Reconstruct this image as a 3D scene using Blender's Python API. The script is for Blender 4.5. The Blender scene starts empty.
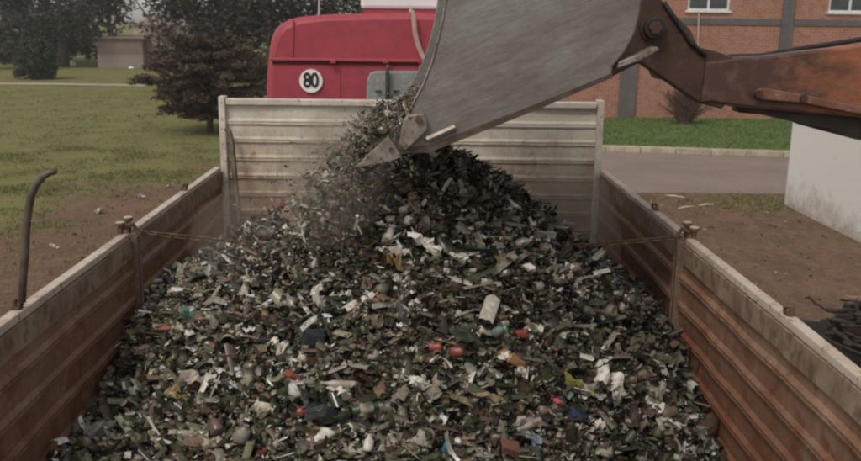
import bpy, math, random
import numpy as np
from mathutils import Vector, Matrix, noise
random.seed(7); rng = np.random.default_rng(7)
S = bpy.context.scene
COL = S.collection
PI = math.pi

# ------------------------------------------------------------------ camera
EYE = Vector((0, 0, 3.3)); FPX = 900.0
ROLL, PITCH, YAW = math.radians(0.7), math.radians(12.912), math.radians(0.932)
ROT = Matrix.Rotation(-YAW, 3, 'Z') @ Matrix.Rotation(PI/2 - PITCH, 3, 'X') @ Matrix.Rotation(ROLL, 3, 'Z')
cd = bpy.data.cameras.new('camera'); cam = bpy.data.objects.new('camera', cd); COL.objects.link(cam)
cam.matrix_world = Matrix.Translation(EYE) @ ROT.to_4x4()
cd.sensor_width = 36; cd.lens = FPX/861*36; cd.clip_start = 0.05; cd.clip_end = 2000
cd.dof.use_dof = True; cd.dof.focus_distance = 3.9; cd.dof.aperture_fstop = 5.0
S.camera = cam

def ray(u, v): return ROT @ Vector((u-430.5, 230.5-v, -FPX))
def at(u, v, Y):                      # the point at distance Y ahead that lies under a pixel of the photograph
    d = ray(u, v); return EYE + d*(Y/d.y)
def atz(u, v, Z=0.0):
    d = ray(u, v); return EYE + d*((Z-EYE.z)/d.z)

# ------------------------------------------------------------------ helpers
def tag(o, label=None, cat=None, group=None, kind=None):
    if label: o['label'] = label
    if cat: o['category'] = cat
    if group: o['group'] = group
    if kind: o['kind'] = kind
    return o
def empty(name, loc, label=None, cat=None, group=None):
    o = bpy.data.objects.new(name, None); COL.objects.link(o); o.location = loc
    o.empty_display_size = .2
    return tag(o, label, cat, group)
def parent(o, p):
    o.parent = p
    if p is not None:
        w = Vector(p.location); q = p.parent
        while q is not None: w += q.location; q = q.parent
        o.location = Vector(o.location) - w
    return o

class MB:
    def __init__(s): s.v = []; s.f = []
    def add(s, v, f):
        b = len(s.v); s.v += [tuple(p) for p in v]; s.f += [tuple(i+b for i in q) for q in f]; return s
    def box(s, c, d, rot=None):
        x, y, z = (k/2 for k in d)
        pts = [Vector((i*x, j*y, k*z)) for k in (-1, 1) for j in (-1, 1) for i in (-1, 1)]
        if rot is not None: pts = [rot @ p for p in pts]
        c = Vector(c)
        return s.add([p+c for p in pts], [(0,2,3,1),(4,5,7,6),(0,1,5,4),(2,6,7,3),(0,4,6,2),(1,3,7,5)])
    def box2(s, a, b):
        return s.box([(a[i]+b[i])/2 for i in range(3)], [abs(b[i]-a[i]) for i in range(3)])
    def tube(s, pts, r, n=8, cap=True):
        pts = [Vector(p) for p in pts]; rr = r if isinstance(r, (list, tuple)) else [r]*len(pts)
        vs = []; ref = None
        for i, p in enumerate(pts):
            t = (pts[min(i+1, len(pts)-1)] - pts[max(i-1, 0)]).normalized()
            if ref is None:
                ref = Vector((0,0,1)) if abs(t.z) < .9 else Vector((1,0,0))
            a = t.cross(ref).normalized(); b = a.cross(t).normalized(); ref = b
            for k in range(n):
                an = 2*PI*k/n; vs.append(p + (a*math.cos(an) + b*math.sin(an))*rr[i])
        fs = [(i*n+k, i*n+(k+1) % n, (i+1)*n+(k+1) % n, (i+1)*n+k) for i in range(len(pts)-1) for k in range(n)]
        if cap: fs += [tuple(range(n))[::-1], tuple(range((len(pts)-1)*n, len(pts)*n))]
        return s.add(vs, fs)
    def prism(s, poly, y0, y1):       # outline of (x, z) pushed from y0 to y1
        n = len(poly)
        v = [(p[0], y0, p[1]) for p in poly] + [(p[0], y1, p[1]) for p in poly]
        f = [tuple(range(n)), tuple(range(2*n-1, n-1, -1))] + [(i, i+n, (i+1) % n + n, (i+1) % n) for i in range(n)]
        return s.add(v, f)
    def lathe(s, prof, n=16, c=(0,0,0), M=None):   # (r, h) about z
        vs = []
        for r, h in prof:
            for k in range(n):
                p = Vector((r*math.cos(2*PI*k/n), r*math.sin(2*PI*k/n), h))
                if M is not None: p = M @ p
                vs.append(p + Vector(c))
        fs = [(i*n+k, i*n+(k+1) % n, (i+1)*n+(k+1) % n, (i+1)*n+k) for i in range(len(prof)-1) for k in range(n)]
        return s.add(vs, fs)
    def build(s, name, m, par=None, smooth=False, bevel=0, loc=None):
        me = bpy.data.meshes.new(name); org = Vector(loc) if loc is not None else Vector((0,0,0))
        me.from_pydata([tuple(Vector(p)-org) for p in s.v], [], s.f); me.update()
        import bmesh
        bm = bmesh.new(); bm.from_mesh(me); bmesh.ops.recalc_face_normals(bm, faces=bm.faces[:]); bm.to_mesh(me); bm.free()
        me.materials.append(m)
        if smooth: me.polygons.foreach_set('use_smooth', [True]*len(me.polygons))
        o = bpy.data.objects.new(name, me); COL.objects.link(o); o.location = org
        if bevel:
            b = o.modifiers.new('bevel', 'BEVEL'); b.width = bevel; b.segments = 2; b.limit_method = 'ANGLE'; b.angle_limit = .6
            b.harden_normals = False
        if par is not None: parent(o, par)
        return o

# ------------------------------------------------------------------ materials
def nodes(name):
    m = bpy.data.materials.new(name); m.use_nodes = True; t = m.node_tree
    return m, t, t.nodes['Principled BSDF']
def rgba(c): return (c[0], c[1], c[2], 1)
def mixcol(t, fac, a, b):
    n = t.nodes.new('ShaderNodeMix'); n.data_type = 'RGBA'
    for sock, val in ((n.inputs[0], fac), (n.inputs[6], a), (n.inputs[7], b)):
        if hasattr(val, 'is_output'): t.links.new(val, sock)
        elif isinstance(val, (int, float)): sock.default_value = val
        else: sock.default_value = rgba(val)
    return n.outputs[2]
def coord(t, scale=(1,1,1), kind='Object'):
    c = t.nodes.new('ShaderNodeTexCoord'); mp = t.nodes.new('ShaderNodeMapping'); mp.inputs['Scale'].default_value = scale
    t.links.new(c.outputs[kind], mp.inputs[0]); return mp.outputs[0]
def fnoise(t, vec, scale, detail=6, rough=.6, lo=.4, hi=.6):
    n = t.nodes.new('ShaderNodeTexNoise'); n.inputs['Scale'].default_value = scale; n.inputs['Detail'].default_value = detail
    n.inputs['Roughness'].default_value = rough
    t.links.new(vec, n.inputs['Vector'])
    r = t.nodes.new('ShaderNodeMapRange'); r.inputs[1].default_value = lo; r.inputs[2].default_value = hi
    t.links.new(n.outputs[0], r.inputs[0]); return r.outputs[0]
def mul(t, a, b, op='MULTIPLY'):
    n = t.nodes.new('ShaderNodeMath'); n.operation = op; n.use_clamp = True
    for s_, v in ((n.inputs[0], a), (n.inputs[1], b)):
        if hasattr(v, 'is_output'): t.links.new(v, s_)
        else: s_.default_value = v
    return n.outputs[0]
def bump(t, p, h, strength, dist=.01):
    b = t.nodes.new('ShaderNodeBump'); b.inputs['Strength'].default_value = strength; b.inputs['Distance'].default_value = dist
    t.links.new(h, b.inputs['Height']); t.links.new(b.outputs[0], p.inputs['Normal'])
def surf(name, c, c2=None, scale=8, lo=.4, hi=.65, rough=.7, metal=0, c3=None, scale3=40, lo3=.55, hi3=.65, sc=(1,1,1), bs=.3, bd=.004, spec=.3, kind='Object'):
    m, t, p = nodes(name)
    v = coord(t, sc, kind); col = None
    f1 = fnoise(t, v, scale, lo=lo, hi=hi)
    col = mixcol(t, f1, c, c2 or tuple(k*.75 for k in c))
    f3 = fnoise(t, v, scale3, lo=lo3, hi=hi3)
    if c3: col = mixcol(t, f3, col, c3)
    t.links.new(col, p.inputs['Base Color'])
    p.inputs['Roughness'].default_value = rough; p.inputs['Metallic'].default_value = metal
    p.inputs['Specular IOR Level'].default_value = spec
    if bs: bump(t, p, fnoise(t, v, scale3*1.5, lo=0, hi=1), bs, bd)
    return m
def painted(name, paint, dirt, rust, zlo, zhi, lowbias=.25, hibias=-.25, sc=(1,1,1)):
    """worn paint: dirt and rust that grow towards the bottom of the panel, with streaks running down"""
    m, t, p = nodes(name)
    v = coord(t, sc)
    sep = t.nodes.new('ShaderNodeSeparateXYZ'); c = t.nodes.new('ShaderNodeTexCoord'); t.links.new(c.outputs['Object'], sep.inputs[0])
    g = t.nodes.new('ShaderNodeMapRange'); g.inputs[1].default_value = zlo; g.inputs[2].default_value = zhi
    g.inputs[3].default_value = lowbias; g.inputs[4].default_value = hibias; t.links.new(sep.outputs[2], g.inputs[0])
    def thr(vec, scale, lo, hi, det=7):
        n = t.nodes.new('ShaderNodeTexNoise'); n.inputs['Scale'].default_value = scale; n.inputs['Detail'].default_value = det
        n.inputs['Roughness'].default_value = .68; t.links.new(vec, n.inputs['Vector'])
        a = t.nodes.new('ShaderNodeMath'); a.operation = 'ADD'; t.links.new(n.outputs[0], a.inputs[0]); t.links.new(g.outputs[0], a.inputs[1])
        r = t.nodes.new('ShaderNodeMapRange'); r.inputs[1].default_value = lo; r.inputs[2].default_value = hi; t.links.new(a.outputs[0], r.inputs[0])
        return r.outputs[0]
    d = thr(v, 3.2, .38, .66)
    st = coord(t, (14, 14, .9)); d2 = thr(st, 1.6, .5, .72)
    r1 = thr(v, 9, .62, .74)
    col = mixcol(t, mul(t, d, .8), paint, dirt)
    col = mixcol(t, mul(t, d2, .55), col, dirt)
    col = mixcol(t, mul(t, r1, .75), col, rust)
    sp = fnoise(t, v, 60, lo=.6, hi=.7)
    col = mixcol(t, mul(t, sp, .5), col, tuple(k*.4 for k in dirt))
    t.links.new(col, p.inputs['Base Color'])
    p.inputs['Roughness'].default_value = .6; p.inputs['Specular IOR Level'].default_value = .3
    bump(t, p, fnoise(t, v, 30, lo=0, hi=1), .35, .004)
    return m
def attrmat(name, rough=.8, spec=.3, glossattr=False, vary=0.3, vscale=40, transl=0):
    m, t, p = nodes(name)
    a = t.nodes.new('ShaderNodeAttribute'); a.attribute_name = 'tone'
    f = fnoise(t, coord(t), vscale, lo=.35, hi=.65)
    dark = t.nodes.new('ShaderNodeMix'); dark.data_type = 'RGBA'; dark.blend_type = 'MULTIPLY'; dark.inputs[0].default_value = 1
    t.links.new(a.outputs['Color'], dark.inputs[6]); dark.inputs[7].default_value = (1-vary, 1-vary, 1-vary, 1)
    t.links.new(mixcol(t, f, a.outputs['Color'], dark.outputs[2]), p.inputs['Base Color'])
    p.inputs['Roughness'].default_value = rough; p.inputs['Specular IOR Level'].default_value = spec
    if glossattr:
        g = t.nodes.new('ShaderNodeAttribute'); g.attribute_name = 'gloss'; t.links.new(g.outputs['Fac'], p.inputs['Roughness'])
        p.inputs['Specular IOR Level'].default_value = .5
    return m

M = {}
M['side_paint'] = painted('worn_side_paint', (.33,.22,.15), (.155,.075,.045), (.14,.048,.025), 1.3, 2.4, .36, .02)
M['head_paint'] = painted('worn_headboard_paint', (.58,.54,.46), (.30,.20,.13), (.19,.09,.05), 1.95, 2.85, .27, -.17)
M['band'] = surf('scuffed_band', (.29,.22,.16), (.17,.11,.075), scale=7, lo=.35, hi=.65, c3=(.13,.085,.058), scale3=22, lo3=.48, hi3=.64, rough=.7, sc=(1,1,.7))
M['rail_paint'] = surf('rail_paint', (.52,.45,.38), (.42,.33,.26), scale=6, c3=(.2,.12,.08), scale3=35, lo3=.58, hi3=.66, rough=.6)
M['post_white'] = surf('post_white', (.6,.55,.48), (.42,.36,.3), scale=5, c3=(.2,.12,.08), scale3=30, lo3=.6, hi3=.68, rough=.6)
M['post_dark'] = surf('worn_post', (.17,.115,.083), (.105,.066,.046), scale=7, c3=(.25,.19,.14), scale3=40, rough=.6)
M['rust_dark'] = surf('dark_rusty_steel', (.09,.055,.038), (.15,.09,.06), scale=18, c3=(.25,.2,.16), scale3=60, lo3=.62, hi3=.7, rough=.6, metal=.3)
M['steel_pin'] = surf('pin_steel', (.3,.27,.23), (.13,.09,.06), scale=30, rough=.45, metal=.5)
M['bar'] = surf('bar_steel', (.13,.11,.085), (.08,.06,.045), scale=15, rough=.5, metal=.4)
M['red'] = surf('red_cab_paint', (.34,.048,.072), (.29,.042,.062), scale=3, c3=(.24,.05,.05), scale3=12, lo3=.5, hi3=.75, rough=.5, bs=.05, spec=.35)
M['white_plastic'] = surf('white_deflector', (.74,.74,.74), (.66,.66,.67), scale=2, rough=.45, bs=.05)
M['grey_panel'] = surf('grey_panel', (.25,.27,.26), (.2,.21,.2), scale=5, rough=.5, c3=(.32,.33,.32), scale3=25)
M['black_rubber'] = surf('black_rubber', (.02,.02,.02), (.035,.033,.03), scale=20, rough=.7)
M['pale_tube'] = surf('pale_tube', (.5,.36,.34), (.38,.25,.23), scale=10, rough=.5)
M['sign_white'] = surf('sign_white', (.78,.77,.74), (.72,.7,.67), scale=6, rough=.5, bs=0)
M['sign_black'] = surf('sign_black', (.02,.02,.022), (.03,.03,.03), scale=9, rough=.5, bs=0)
M['chassis'] = surf('chassis', (.05,.045,.04), (.09,.06,.04), scale=12, rough=.7)
def bucket_mat():
    m, t, p = nodes('scraped_bucket_steel'); c = t.nodes.new('ShaderNodeTexCoord'); mp = t.nodes.new('ShaderNodeMapping'); mp.inputs['Rotation'].default_value = (0, math.radians(24), 0)
    mp2 = t.nodes.new('ShaderNodeMapping'); mp2.inputs['Scale'].default_value = (1, 1, 4.5); t.links.new(c.outputs['Object'], mp.inputs[0]); t.links.new(mp.outputs[0], mp2.inputs[0])
    v = coord(t); sv = mp2.outputs[0]
    col = mixcol(t, fnoise(t, sv, 1.6, detail=10, rough=.76, lo=.36, hi=.64), (.135,.12,.103), (.24,.235,.222))
    col = mixcol(t, mul(t, fnoise(t, v, 1.6, detail=10, rough=.76, lo=.42, hi=.68), .8), col, (.105,.082,.064))
    col = mixcol(t, mul(t, fnoise(t, sv, 9, detail=10, rough=.76, lo=.55, hi=.72), .35), col, (.33,.32,.30))
    col = mixcol(t, mul(t, fnoise(t, sv, 14, detail=10, rough=.76, lo=.56, hi=.7), .4), col, (.09,.07,.055))
    col = mixcol(t, mul(t, fnoise(t, v, 7, detail=10, rough=.76, lo=.58, hi=.75), .6), col, (.15,.075,.045))
    t.links.new(col, p.inputs['Base Color']); p.inputs['Roughness'].default_value = .5; p.inputs['Metallic'].default_value = .2
    bump(t, p, fnoise(t, sv, 8, lo=0, hi=1), .4, .006); return m
M['bucket'] = bucket_mat()
M['bucket_dark'] = surf('bucket_wear_steel', (.07,.05,.04), (.12,.09,.07), scale=14, rough=.55, metal=.3)
M['tooth'] = surf('tooth_steel', (.3,.27,.24), (.17,.13,.1), scale=14, rough=.45, metal=.4, c3=(.09,.06,.04), scale3=50)
M['arm_brown'] = surf('greasy_brown_steel', (.045,.025,.018), (.075,.04,.028), scale=5, rough=.5, c3=(.12,.06,.035), scale3=22, lo3=.58, hi3=.7)
M['black'] = surf('black_steel', (.025,.022,.02), (.05,.04,.03), scale=9, rough=.6)
M['glass_dark'] = surf('dark_glass', (.03,.035,.04), (.05,.055,.06), scale=2, rough=.08, spec=.6, bs=0)
# orange arm: greasy brown next to the bucket turning to worn orange paint
def arm_mat():
    m, t, p = nodes('worn_orange_arm')
    v = coord(t); c = t.nodes.new('ShaderNodeTexCoord'); sep = t.nodes.new('ShaderNodeSeparateXYZ'); t.links.new(c.outputs['Object'], sep.inputs[0])
    n = t.nodes.new('ShaderNodeTexNoise'); n.inputs['Scale'].default_value = 5; n.inputs['Detail'].default_value = 8; n.inputs['Roughness'].default_value = .7; t.links.new(coord(t, (1,1,2)), n.inputs['Vector'])
    g = t.nodes.new('ShaderNodeMapRange'); g.inputs[1].default_value = 1.2; g.inputs[2].default_value = 2.15; g.inputs[3].default_value = -.42; g.inputs[4].default_value = .12; t.links.new(sep.outputs[0], g.inputs[0])
    a = mul(t, n.outputs[0], g.outputs[0], 'ADD')
    r = t.nodes.new('ShaderNodeMapRange'); r.inputs[1].default_value = .3; r.inputs[2].default_value = .75; t.links.new(a, r.inputs[0])
    col = mixcol(t, r.outputs[0], (.065,.030,.022), (.40,.13,.05))
    col = mixcol(t, mul(t, fnoise(t, v, 14, lo=.52, hi=.68), .6), col, (.16,.085,.06))
    t.links.new(col, p.inputs['Base Color']); p.inputs['Roughness'].default_value = .55
    bump(t, p, fnoise(t, v, 25, lo=0, hi=1), .3, .004)
    return m
M['arm'] = arm_mat()

# ------------------------------------------------------------------ ground and setting
def sstep(x, a, b):
    k = min(1, max(0, (x-a)/(b-a))); return k*k*(3-2*k)
def grassy(x, y):
    n1 = noise.noise((x*.22, y*.22, 3.1)); n2 = noise.noise((x*.9, y*.9, 8.7)); n3 = noise.noise((x*.07, y*.1, 1.4))
    if x < 3:
        g = .22 + .66*sstep(y, 11, 21) + .5*noise.noise((x*2.3, y*1.6, 4)) + .5*sstep(-x, 5.5, 9) - .3*sstep(y, 14, 8) + .8*n1 + .8*n2 + .3*n3
        g -= .75*math.exp(-((x+4.6)/1.9)**2 - ((y-15)/4.2)**2)
        g -= .4*sstep(x, -4.2, -2)*sstep(y, 22, 14)
        if y > 24: g = max(g, .72+.2*n2)
    else:
        g = -.1 + .35*n1 + .25*n2 + .8*math.exp(-((x-7.2)/1.7)**2 - ((y-17.0)/.8)**2)
        if y > 24.2: g = 1
    return min(1, max(0, g))
xs = sorted(set([-900,-400,-200,-120,-80,-60] + [round(-46+.45*i, 3) for i in range(145)] + [22,26,32,45,80,150,300,900]))
ys = sorted(set([-300,-80,-30,-10,0,3] + [round(6+.45*i, 3) for i in range(110)] + [58,62,68,76,90,120,170,260,450,900,1500]))
gv = [(x, y, 0.02*noise.noise((x*.6, y*.6, 0)) if 6 < y < 55 and -46 < x < -4 else 0) for y in ys for x in xs]
nx = len(xs)
gf = [(j*nx+i, j*nx+i+1, (j+1)*nx+i+1, (j+1)*nx+i) for j in range(len(ys)-1) for i in range(nx-1)]
me = bpy.data.meshes.new('ground'); me.from_pydata(gv, [], gf)
att = me.attributes.new('grassiness', 'FLOAT', 'POINT'); att.data.foreach_set('value', [grassy(v[0], v[1]) for v in gv])
me.polygons.foreach_set('use_smooth', [True]*len(me.polygons))
m, t, p = nodes('earth_and_turf'); v = coord(t)
a = t.nodes.new('ShaderNodeAttribute'); a.attribute_name = 'grassiness'
n = t.nodes.new('ShaderNodeTexNoise'); n.inputs['Scale'].default_value = 1.6; n.inputs['Detail'].default_value = 10; n.inputs['Roughness'].default_value = .78; t.links.new(v, n.inputs['Vector'])
sm = t.nodes.new('ShaderNodeMath'); sm.operation = 'ADD'; t.links.new(a.outputs['Fac'], sm.inputs[0]); t.links.new(n.outputs[0], sm.inputs[1])
r = t.nodes.new('ShaderNodeMapRange'); r.inputs[1].default_value = .55; r.inputs[2].default_value = 1.45; t.links.new(sm.outputs[0], r.inputs[0])
dirt = mixcol(t, fnoise(t, v, .5, lo=.35, hi=.65), (.19,.112,.075), (.135,.088,.062))
dirt = mixcol(t, mul(t, fnoise(t, v, 22, lo=.5, hi=.7), .6), dirt, (.06,.04,.03))
dirt = mixcol(t, mul(t, fnoise(t, v, 60, lo=.62, hi=.7), .7), dirt, (.33,.25,.18))
dirt = mixcol(t, mul(t, fnoise(t, coord(t, (1,.5,1)), 2.2, detail=10, rough=.75, lo=.44, hi=.62), .75), dirt, (.095,.065,.047))
dirt = mixcol(t, mul(t, fnoise(t, v, 6, detail=10, rough=.8, lo=.5, hi=.66), .6), dirt, (.26,.18,.125))
gr = mixcol(t, fnoise(t, v, 1.1, lo=.35, hi=.65), (.13,.148,.047), (.20,.183,.078))
gr = mixcol(t, mul(t, fnoise(t, coord(t, (1,.35,1)), 9, lo=.45, hi=.7), .5), gr, (.085,.10,.03))
gr = mixcol(t, mul(t, fnoise(t, coord(t, (.6,1,1)), 2.3, detail=9, rough=.75, lo=.46, hi=.66), .5), gr, (.21,.145,.08))
t.links.new(mixcol(t, r.outputs[0], dirt, gr), p.inputs['Base Color']); p.inputs['Roughness'].default_value = .95; p.inputs['Specular IOR Level'].default_value = .1
bump(t, p, fnoise(t, v, 14, lo=0, hi=1), .6, .05)
me.materials.append(m)
g = bpy.data.objects.new('ground', me); COL.objects.link(g); g['kind'] = 'structure'

def sheet(name, pts, z, m):
    me = bpy.data.meshes.new(name); me.from_pydata([(x, y, z) for x, y in pts], [], [tuple(range(len(pts)))]); me.materials.append(m)
    o = bpy.data.objects.new(name, me); COL.objects.link(o); o['kind'] = 'structure'; return o
M['asphalt'] = surf('old_asphalt', (.235,.185,.16), (.20,.158,.138), scale=.6, c3=(.27,.225,.195), scale3=14, lo3=.55, hi3=.75, rough=.95, spec=.1)
edge = [(60, 17.6), (30, 17.8)] + [(24-.5*i, 17.95 + .16*noise.noise((i*.55, 0, 2))+ .08*noise.noise((i*2.1, 3, 2))) for i in range(43)]
sheet('road', edge + [(-2.2, 19.0), (-2.8, 21), (-3, 60), (2.2, 60), (2.4, 26.5), (3.4, 24.55)] + [(10, 23.32), (20, 21.6), (60, 15.6)][0:0] + [(60, 24.0-(60-5)*.165+.4)], .008, M['asphalt'])
M['kerb'] = surf('pale_kerb', (.42,.37,.27), (.3,.26,.19), scale=3, c3=(.2,.17,.12), scale3=20, rough=.9)
def kerb_y(x): return 24.03 - (x-5.04)*.165
k = MB()
for i in range(60):
    x0 = 3.3 + i*.9; x1 = x0+.885
    k.add([(x0, kerb_y(x0), 0), (x1, kerb_y(x1), 0), (x1, kerb_y(x1)+.3, 0), (x0, kerb_y(x0)+.3, 0),
           (x0, kerb_y(x0), .16), (x1, kerb_y(x1), .16), (x1, kerb_y(x1)+.3, .16), (x0, kerb_y(x0)+.3, .16)],
          [(0,3,2,1),(4,5,6,7),(0,1,5,4),(1,2,6,5),(2,3,7,6),(3,0,4,7)])
ko = k.build('kerb', M['kerb'], bevel=.02); ko['kind'] = 'structure'
M['lawn'] = surf('lawn_turf', (.09,.145,.045), (.13,.17,.06), scale=1.2, c3=(.045,.08,.022), scale3=16, rough=.95, spec=.1, bs=.6, bd=.03)
sheet('lawn', [(3.35, kerb_y(3.35)+.3), (56, kerb_y(56)+.3), (56, 40), (3.35, 40)], .125, M['lawn'])
M['path'] = surf('pale_path', (.42,.38,.29), (.33,.3,.22), scale=1, rough=.95)
ft = [(-60+2*i, 47.2+.25*math.sin(i*.7)) for i in range(24)]
sheet('path', [(x, y-.45) for x, y in ft] + [(x, y+.75) for x, y in ft[::-1]], .03, M['path'])

# blades of grass
def blades(name, pts, h0, h1, tone, label):
    n = len(pts); P = np.array(pts)
    k = 3; P = np.repeat(P, k, axis=0) + np.concatenate([rng.normal(0, .035, (n*k, 2)), np.zeros((n*k, 1))], 1)
    N = n*k; an = rng.uniform(0, 2*PI, N); w = rng.uniform(.004, .011, N); h = rng.uniform(h0, h1, N)
    d = np.stack([np.cos(an)*w, np.sin(an)*w, 0*w], 1); ln = np.stack([rng.normal(0, .4, N)*h, rng.normal(0, .4, N)*h, h], 1)
    V = np.stack([P-d, P+d, P+ln+d*.2, P+ln-d*.2], 1).reshape(-1, 3)
    o = quads(name, V, np.arange(N*4).reshape(-1, 4), attrmat(name+'_blades', .9, .1))
    c = np.array(tone[0])[None]*(1-rng.random((N, 1))) + np.array(tone[1])[None]*rng.random((N, 1))
    settone(o, c); tag(o, label, 'grass', kind='stuff'); return o
def quads(name, V, F, m, smooth=False):
    me = bpy.data.meshes.new(name); me.vertices.add(len(V)); me.vertices.foreach_set('co', np.asarray(V, np.float32).ravel())
    F = np.asarray(F); me.loops.add(F.size); me.loops.foreach_set('vertex_index', F.astype(np.int32).ravel())
    me.polygons.add(len(F)); me.polygons.foreach_set('loop_start', (np.arange(len(F))*4).astype(np.int32))
    me.update(calc_edges=True); me.validate(); me.materials.append(m)
    if smooth: me.polygons.foreach_set('use_smooth', np.ones(len(F), bool))
    o = bpy.data.objects.new(name, me); COL.objects.link(o); return o
def settone(o, c, gloss=None):
    me = o.data; a = me.attributes.new('tone', 'FLOAT_COLOR', 'FACE')
    c = np.concatenate([c, np.ones((len(c), 1))], 1); a.data.foreach_set('color', c.astype(np.float32).ravel())
    if gloss is not None:
        g_ = me.attributes.new('gloss', 'FLOAT', 'FACE'); g_.data.foreach_set('value', gloss.astype(np.float32))
pts = []
while len(pts) < 20000:
    y = random.uniform(8.5, 44) if random.random() < .5 else random.uniform(8.5, 24); x = random.uniform(-.56*y-1, -1.6)
    if noise.noise((x*.9, y*.7, 21)) > -.3 + .7*random.random() and random.random() < grassy(x, y)+.05: pts.append((x, y, 0))
for _ in range(2600):
    y = random.uniform(9, 20); x = random.uniform(-.5*y-1, -1.8)
    if noise.noise((x*1.6, y*1.3, 33)) > .12: pts.append((x, y, 0))
for _ in range(1500):
    x, y = random.gauss(7.0, 1.5), random.gauss(16.9, .5)
    if x < 9.5: pts.append((x, y, 0))
blades('rough_grass', pts, .015, .055, [(.135,.15,.052), (.20,.19,.085)], 'rough olive green grass growing in patches across the left field')
pts = []
for _ in range(16000):
    x = random.uniform(3.6, 24); y = random.uniform(kerb_y(x)+.25, 32)
    pts.append((x, y, .12))
blades('lawn_grass', pts, .03, .09, [(.09,.14,.045), (.14,.17,.065)], 'short green grass on the verge in front of the brick building')

# ------------------------------------------------------------------ trees
leaf_m = attrmat('foliage', .85, .15, vary=.2, vscale=3)
bark_m = surf('bark', (.07,.055,.045), (.11,.09,.07), scale=8, rough=.9)
def foliage(name, clumps, size, dens, c0, c1, par, flat=1.0, yardstick=1.0):
    """leaf-sized faces scattered in many clumps: each clump (centre, radius) has a tone of its own"""
    Vs = []; Cs = []
    for (c, rad) in clumps:
        n = max(12, int(dens*rad*rad)); u = rng.normal(0, 1, (n, 3)); u /= np.linalg.norm(u, axis=1)[:, None]
        rr = rad*rng.random((n, 1))**.45
        P = np.array(c)[None] + u*rr*np.array([1, 1, .8*flat])
        s = size*rng.uniform(.5, 1.4, n)
        a = rng.normal(0, 1, (n, 3)); a[:, 2] *= .5; a /= np.linalg.norm(a, axis=1)[:, None]
        b = rng.normal(0, 1, (n, 3)); b -= a*(a*b).sum(1)[:, None]; b /= np.linalg.norm(b, axis=1)[:, None]
        a = a*s[:, None]; b = b*(s*.55)[:, None]
        Vs.append(np.stack([P-a, P-b*.8, P+a, P+b], 1).reshape(-1, 3))
        k = rng.random(); k2 = rng.random((n, 1))*.35
        Cs.append(np.array(c0)[None]*(1-np.clip(k*.65+k2, 0, 1)) + np.array(c1)[None]*np.clip(k*.65+k2, 0, 1))
    V = np.concatenate(Vs); org = np.array(par.location); V = V-org[None]
    o = quads(name, V, np.arange(len(V)).reshape(-1, 4), leaf_m); settone(o, np.concatenate(Cs)); o.parent = par
    return o
def tree(name, label, cat, base, height, crown_r, crown_z, c0, c1, group=None, nclump=34, trunk_r=.2, leaf=.16, dens=90, gap=.0, lean=0, squash=1.0, limbs=6):
    base = Vector(base); r = empty(name, base, label, cat, group)
    tr = MB(); top = base + Vector((lean, 0, height*.86))
    path = [base + (top-base)*(i/6) + Vector((random.uniform(-1, 1), random.uniform(-1, 1), 0))*.05*height*(i/6)*.5 for i in range(7)]
    tr.tube(path, [trunk_r*(1-.13*i) for i in range(7)], 8)
    clumps = []
    for i in range(limbs):
        a = random.uniform(0, 2*PI); s_ = path[random.choice([2,3,4])]
        e = base + Vector((lean*.6+math.cos(a)*crown_r*.75, math.sin(a)*crown_r*.75, crown_z + random.uniform(-.3, .5)*height*.35))
        mid = (s_+e)/2 + Vector((0, 0, -.06*height))
        tr.tube([s_, mid, e], [trunk_r*.45, trunk_r*.3, trunk_r*.1], 6)
        clumps.append((tuple(e), crown_r*random.uniform(.22, .34)))
    for i in range(nclump):
        a = random.uniform(0, 2*PI); q = random.random()**.5; h = random.uniform(-1, 1)
        rr = crown_r*q*math.sqrt(max(.05, 1-h*h*.8))
        vz = (height-crown_z)*squash
        clumps.append(((base.x+lean*.6+math.cos(a)*rr, base.y+math.sin(a)*rr, base.z+crown_z+h*vz), crown_r*random.uniform(.16, .32)*(1-gap)))
    tr.build('trunk', bark_m, r, smooth=True)
    foliage('crown', clumps, leaf, dens, c0, c1, r)
    return r
DG0, DG1 = (.034,.040,.030), (.072,.078,.052)
def tz(u, Y): q = at(u, 60, Y); return (q.x, Y, 0)
# trees beyond the field
tree('broadleaf_tree', 'big dark spreading tree behind the round bush at the far left', 'tree', tz(64, 66), 8.6, 4.6, 5.2, DG0, DG1, nclump=85, trunk_r=.42, leaf=.17, dens=85, squash=.95)
tree('broadleaf_tree', 'dark bluish tree cut by the left edge of the photo', 'tree', tz(8, 72), 9.5, 5.0, 5.2, (.030,.038,.034), (.06,.07,.06), nclump=80, trunk_r=.4, leaf=.18, dens=75)
tree('broadleaf_tree', 'airy tree standing above the far low house', 'tree', tz(112, 74), 8.3, 3.3, 5.9, DG0, (.07,.075,.05), nclump=42, trunk_r=.25, leaf=.16, dens=90, gap=.12, squash=.9)
tree('broadleaf_tree', 'dark tree behind the left end of the low house', 'tree', tz(88, 80), 7.2, 2.9, 4.4, DG0, DG1, nclump=34, trunk_r=.25, leaf=.19, dens=60)
tree('slender_tree', 'thin sparse tree showing pale sky through its crown', 'tree', tz(169, 60), 8.0, 1.6, 5.6, (.045,.05,.036), (.085,.09,.06), nclump=22, trunk_r=.14, leaf=.13, dens=55, gap=.25, limbs=7)
tree('broadleaf_tree', 'tall dark tree right behind the layered conifer', 'tree', tz(222, 52), 7.6, 3.7, 3.9, (.034,.031,.023), (.068,.058,.042), nclump=130, trunk_r=.35, leaf=.16, dens=75)
tree('broadleaf_tree', 'dark tree rising just left of the red cab roof', 'tree', tz(272, 48), 7.2, 3.3, 3.7, (.03,.03,.023), (.06,.056,.04), nclump=120, trunk_r=.3, leaf=.15, dens=75)
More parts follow.
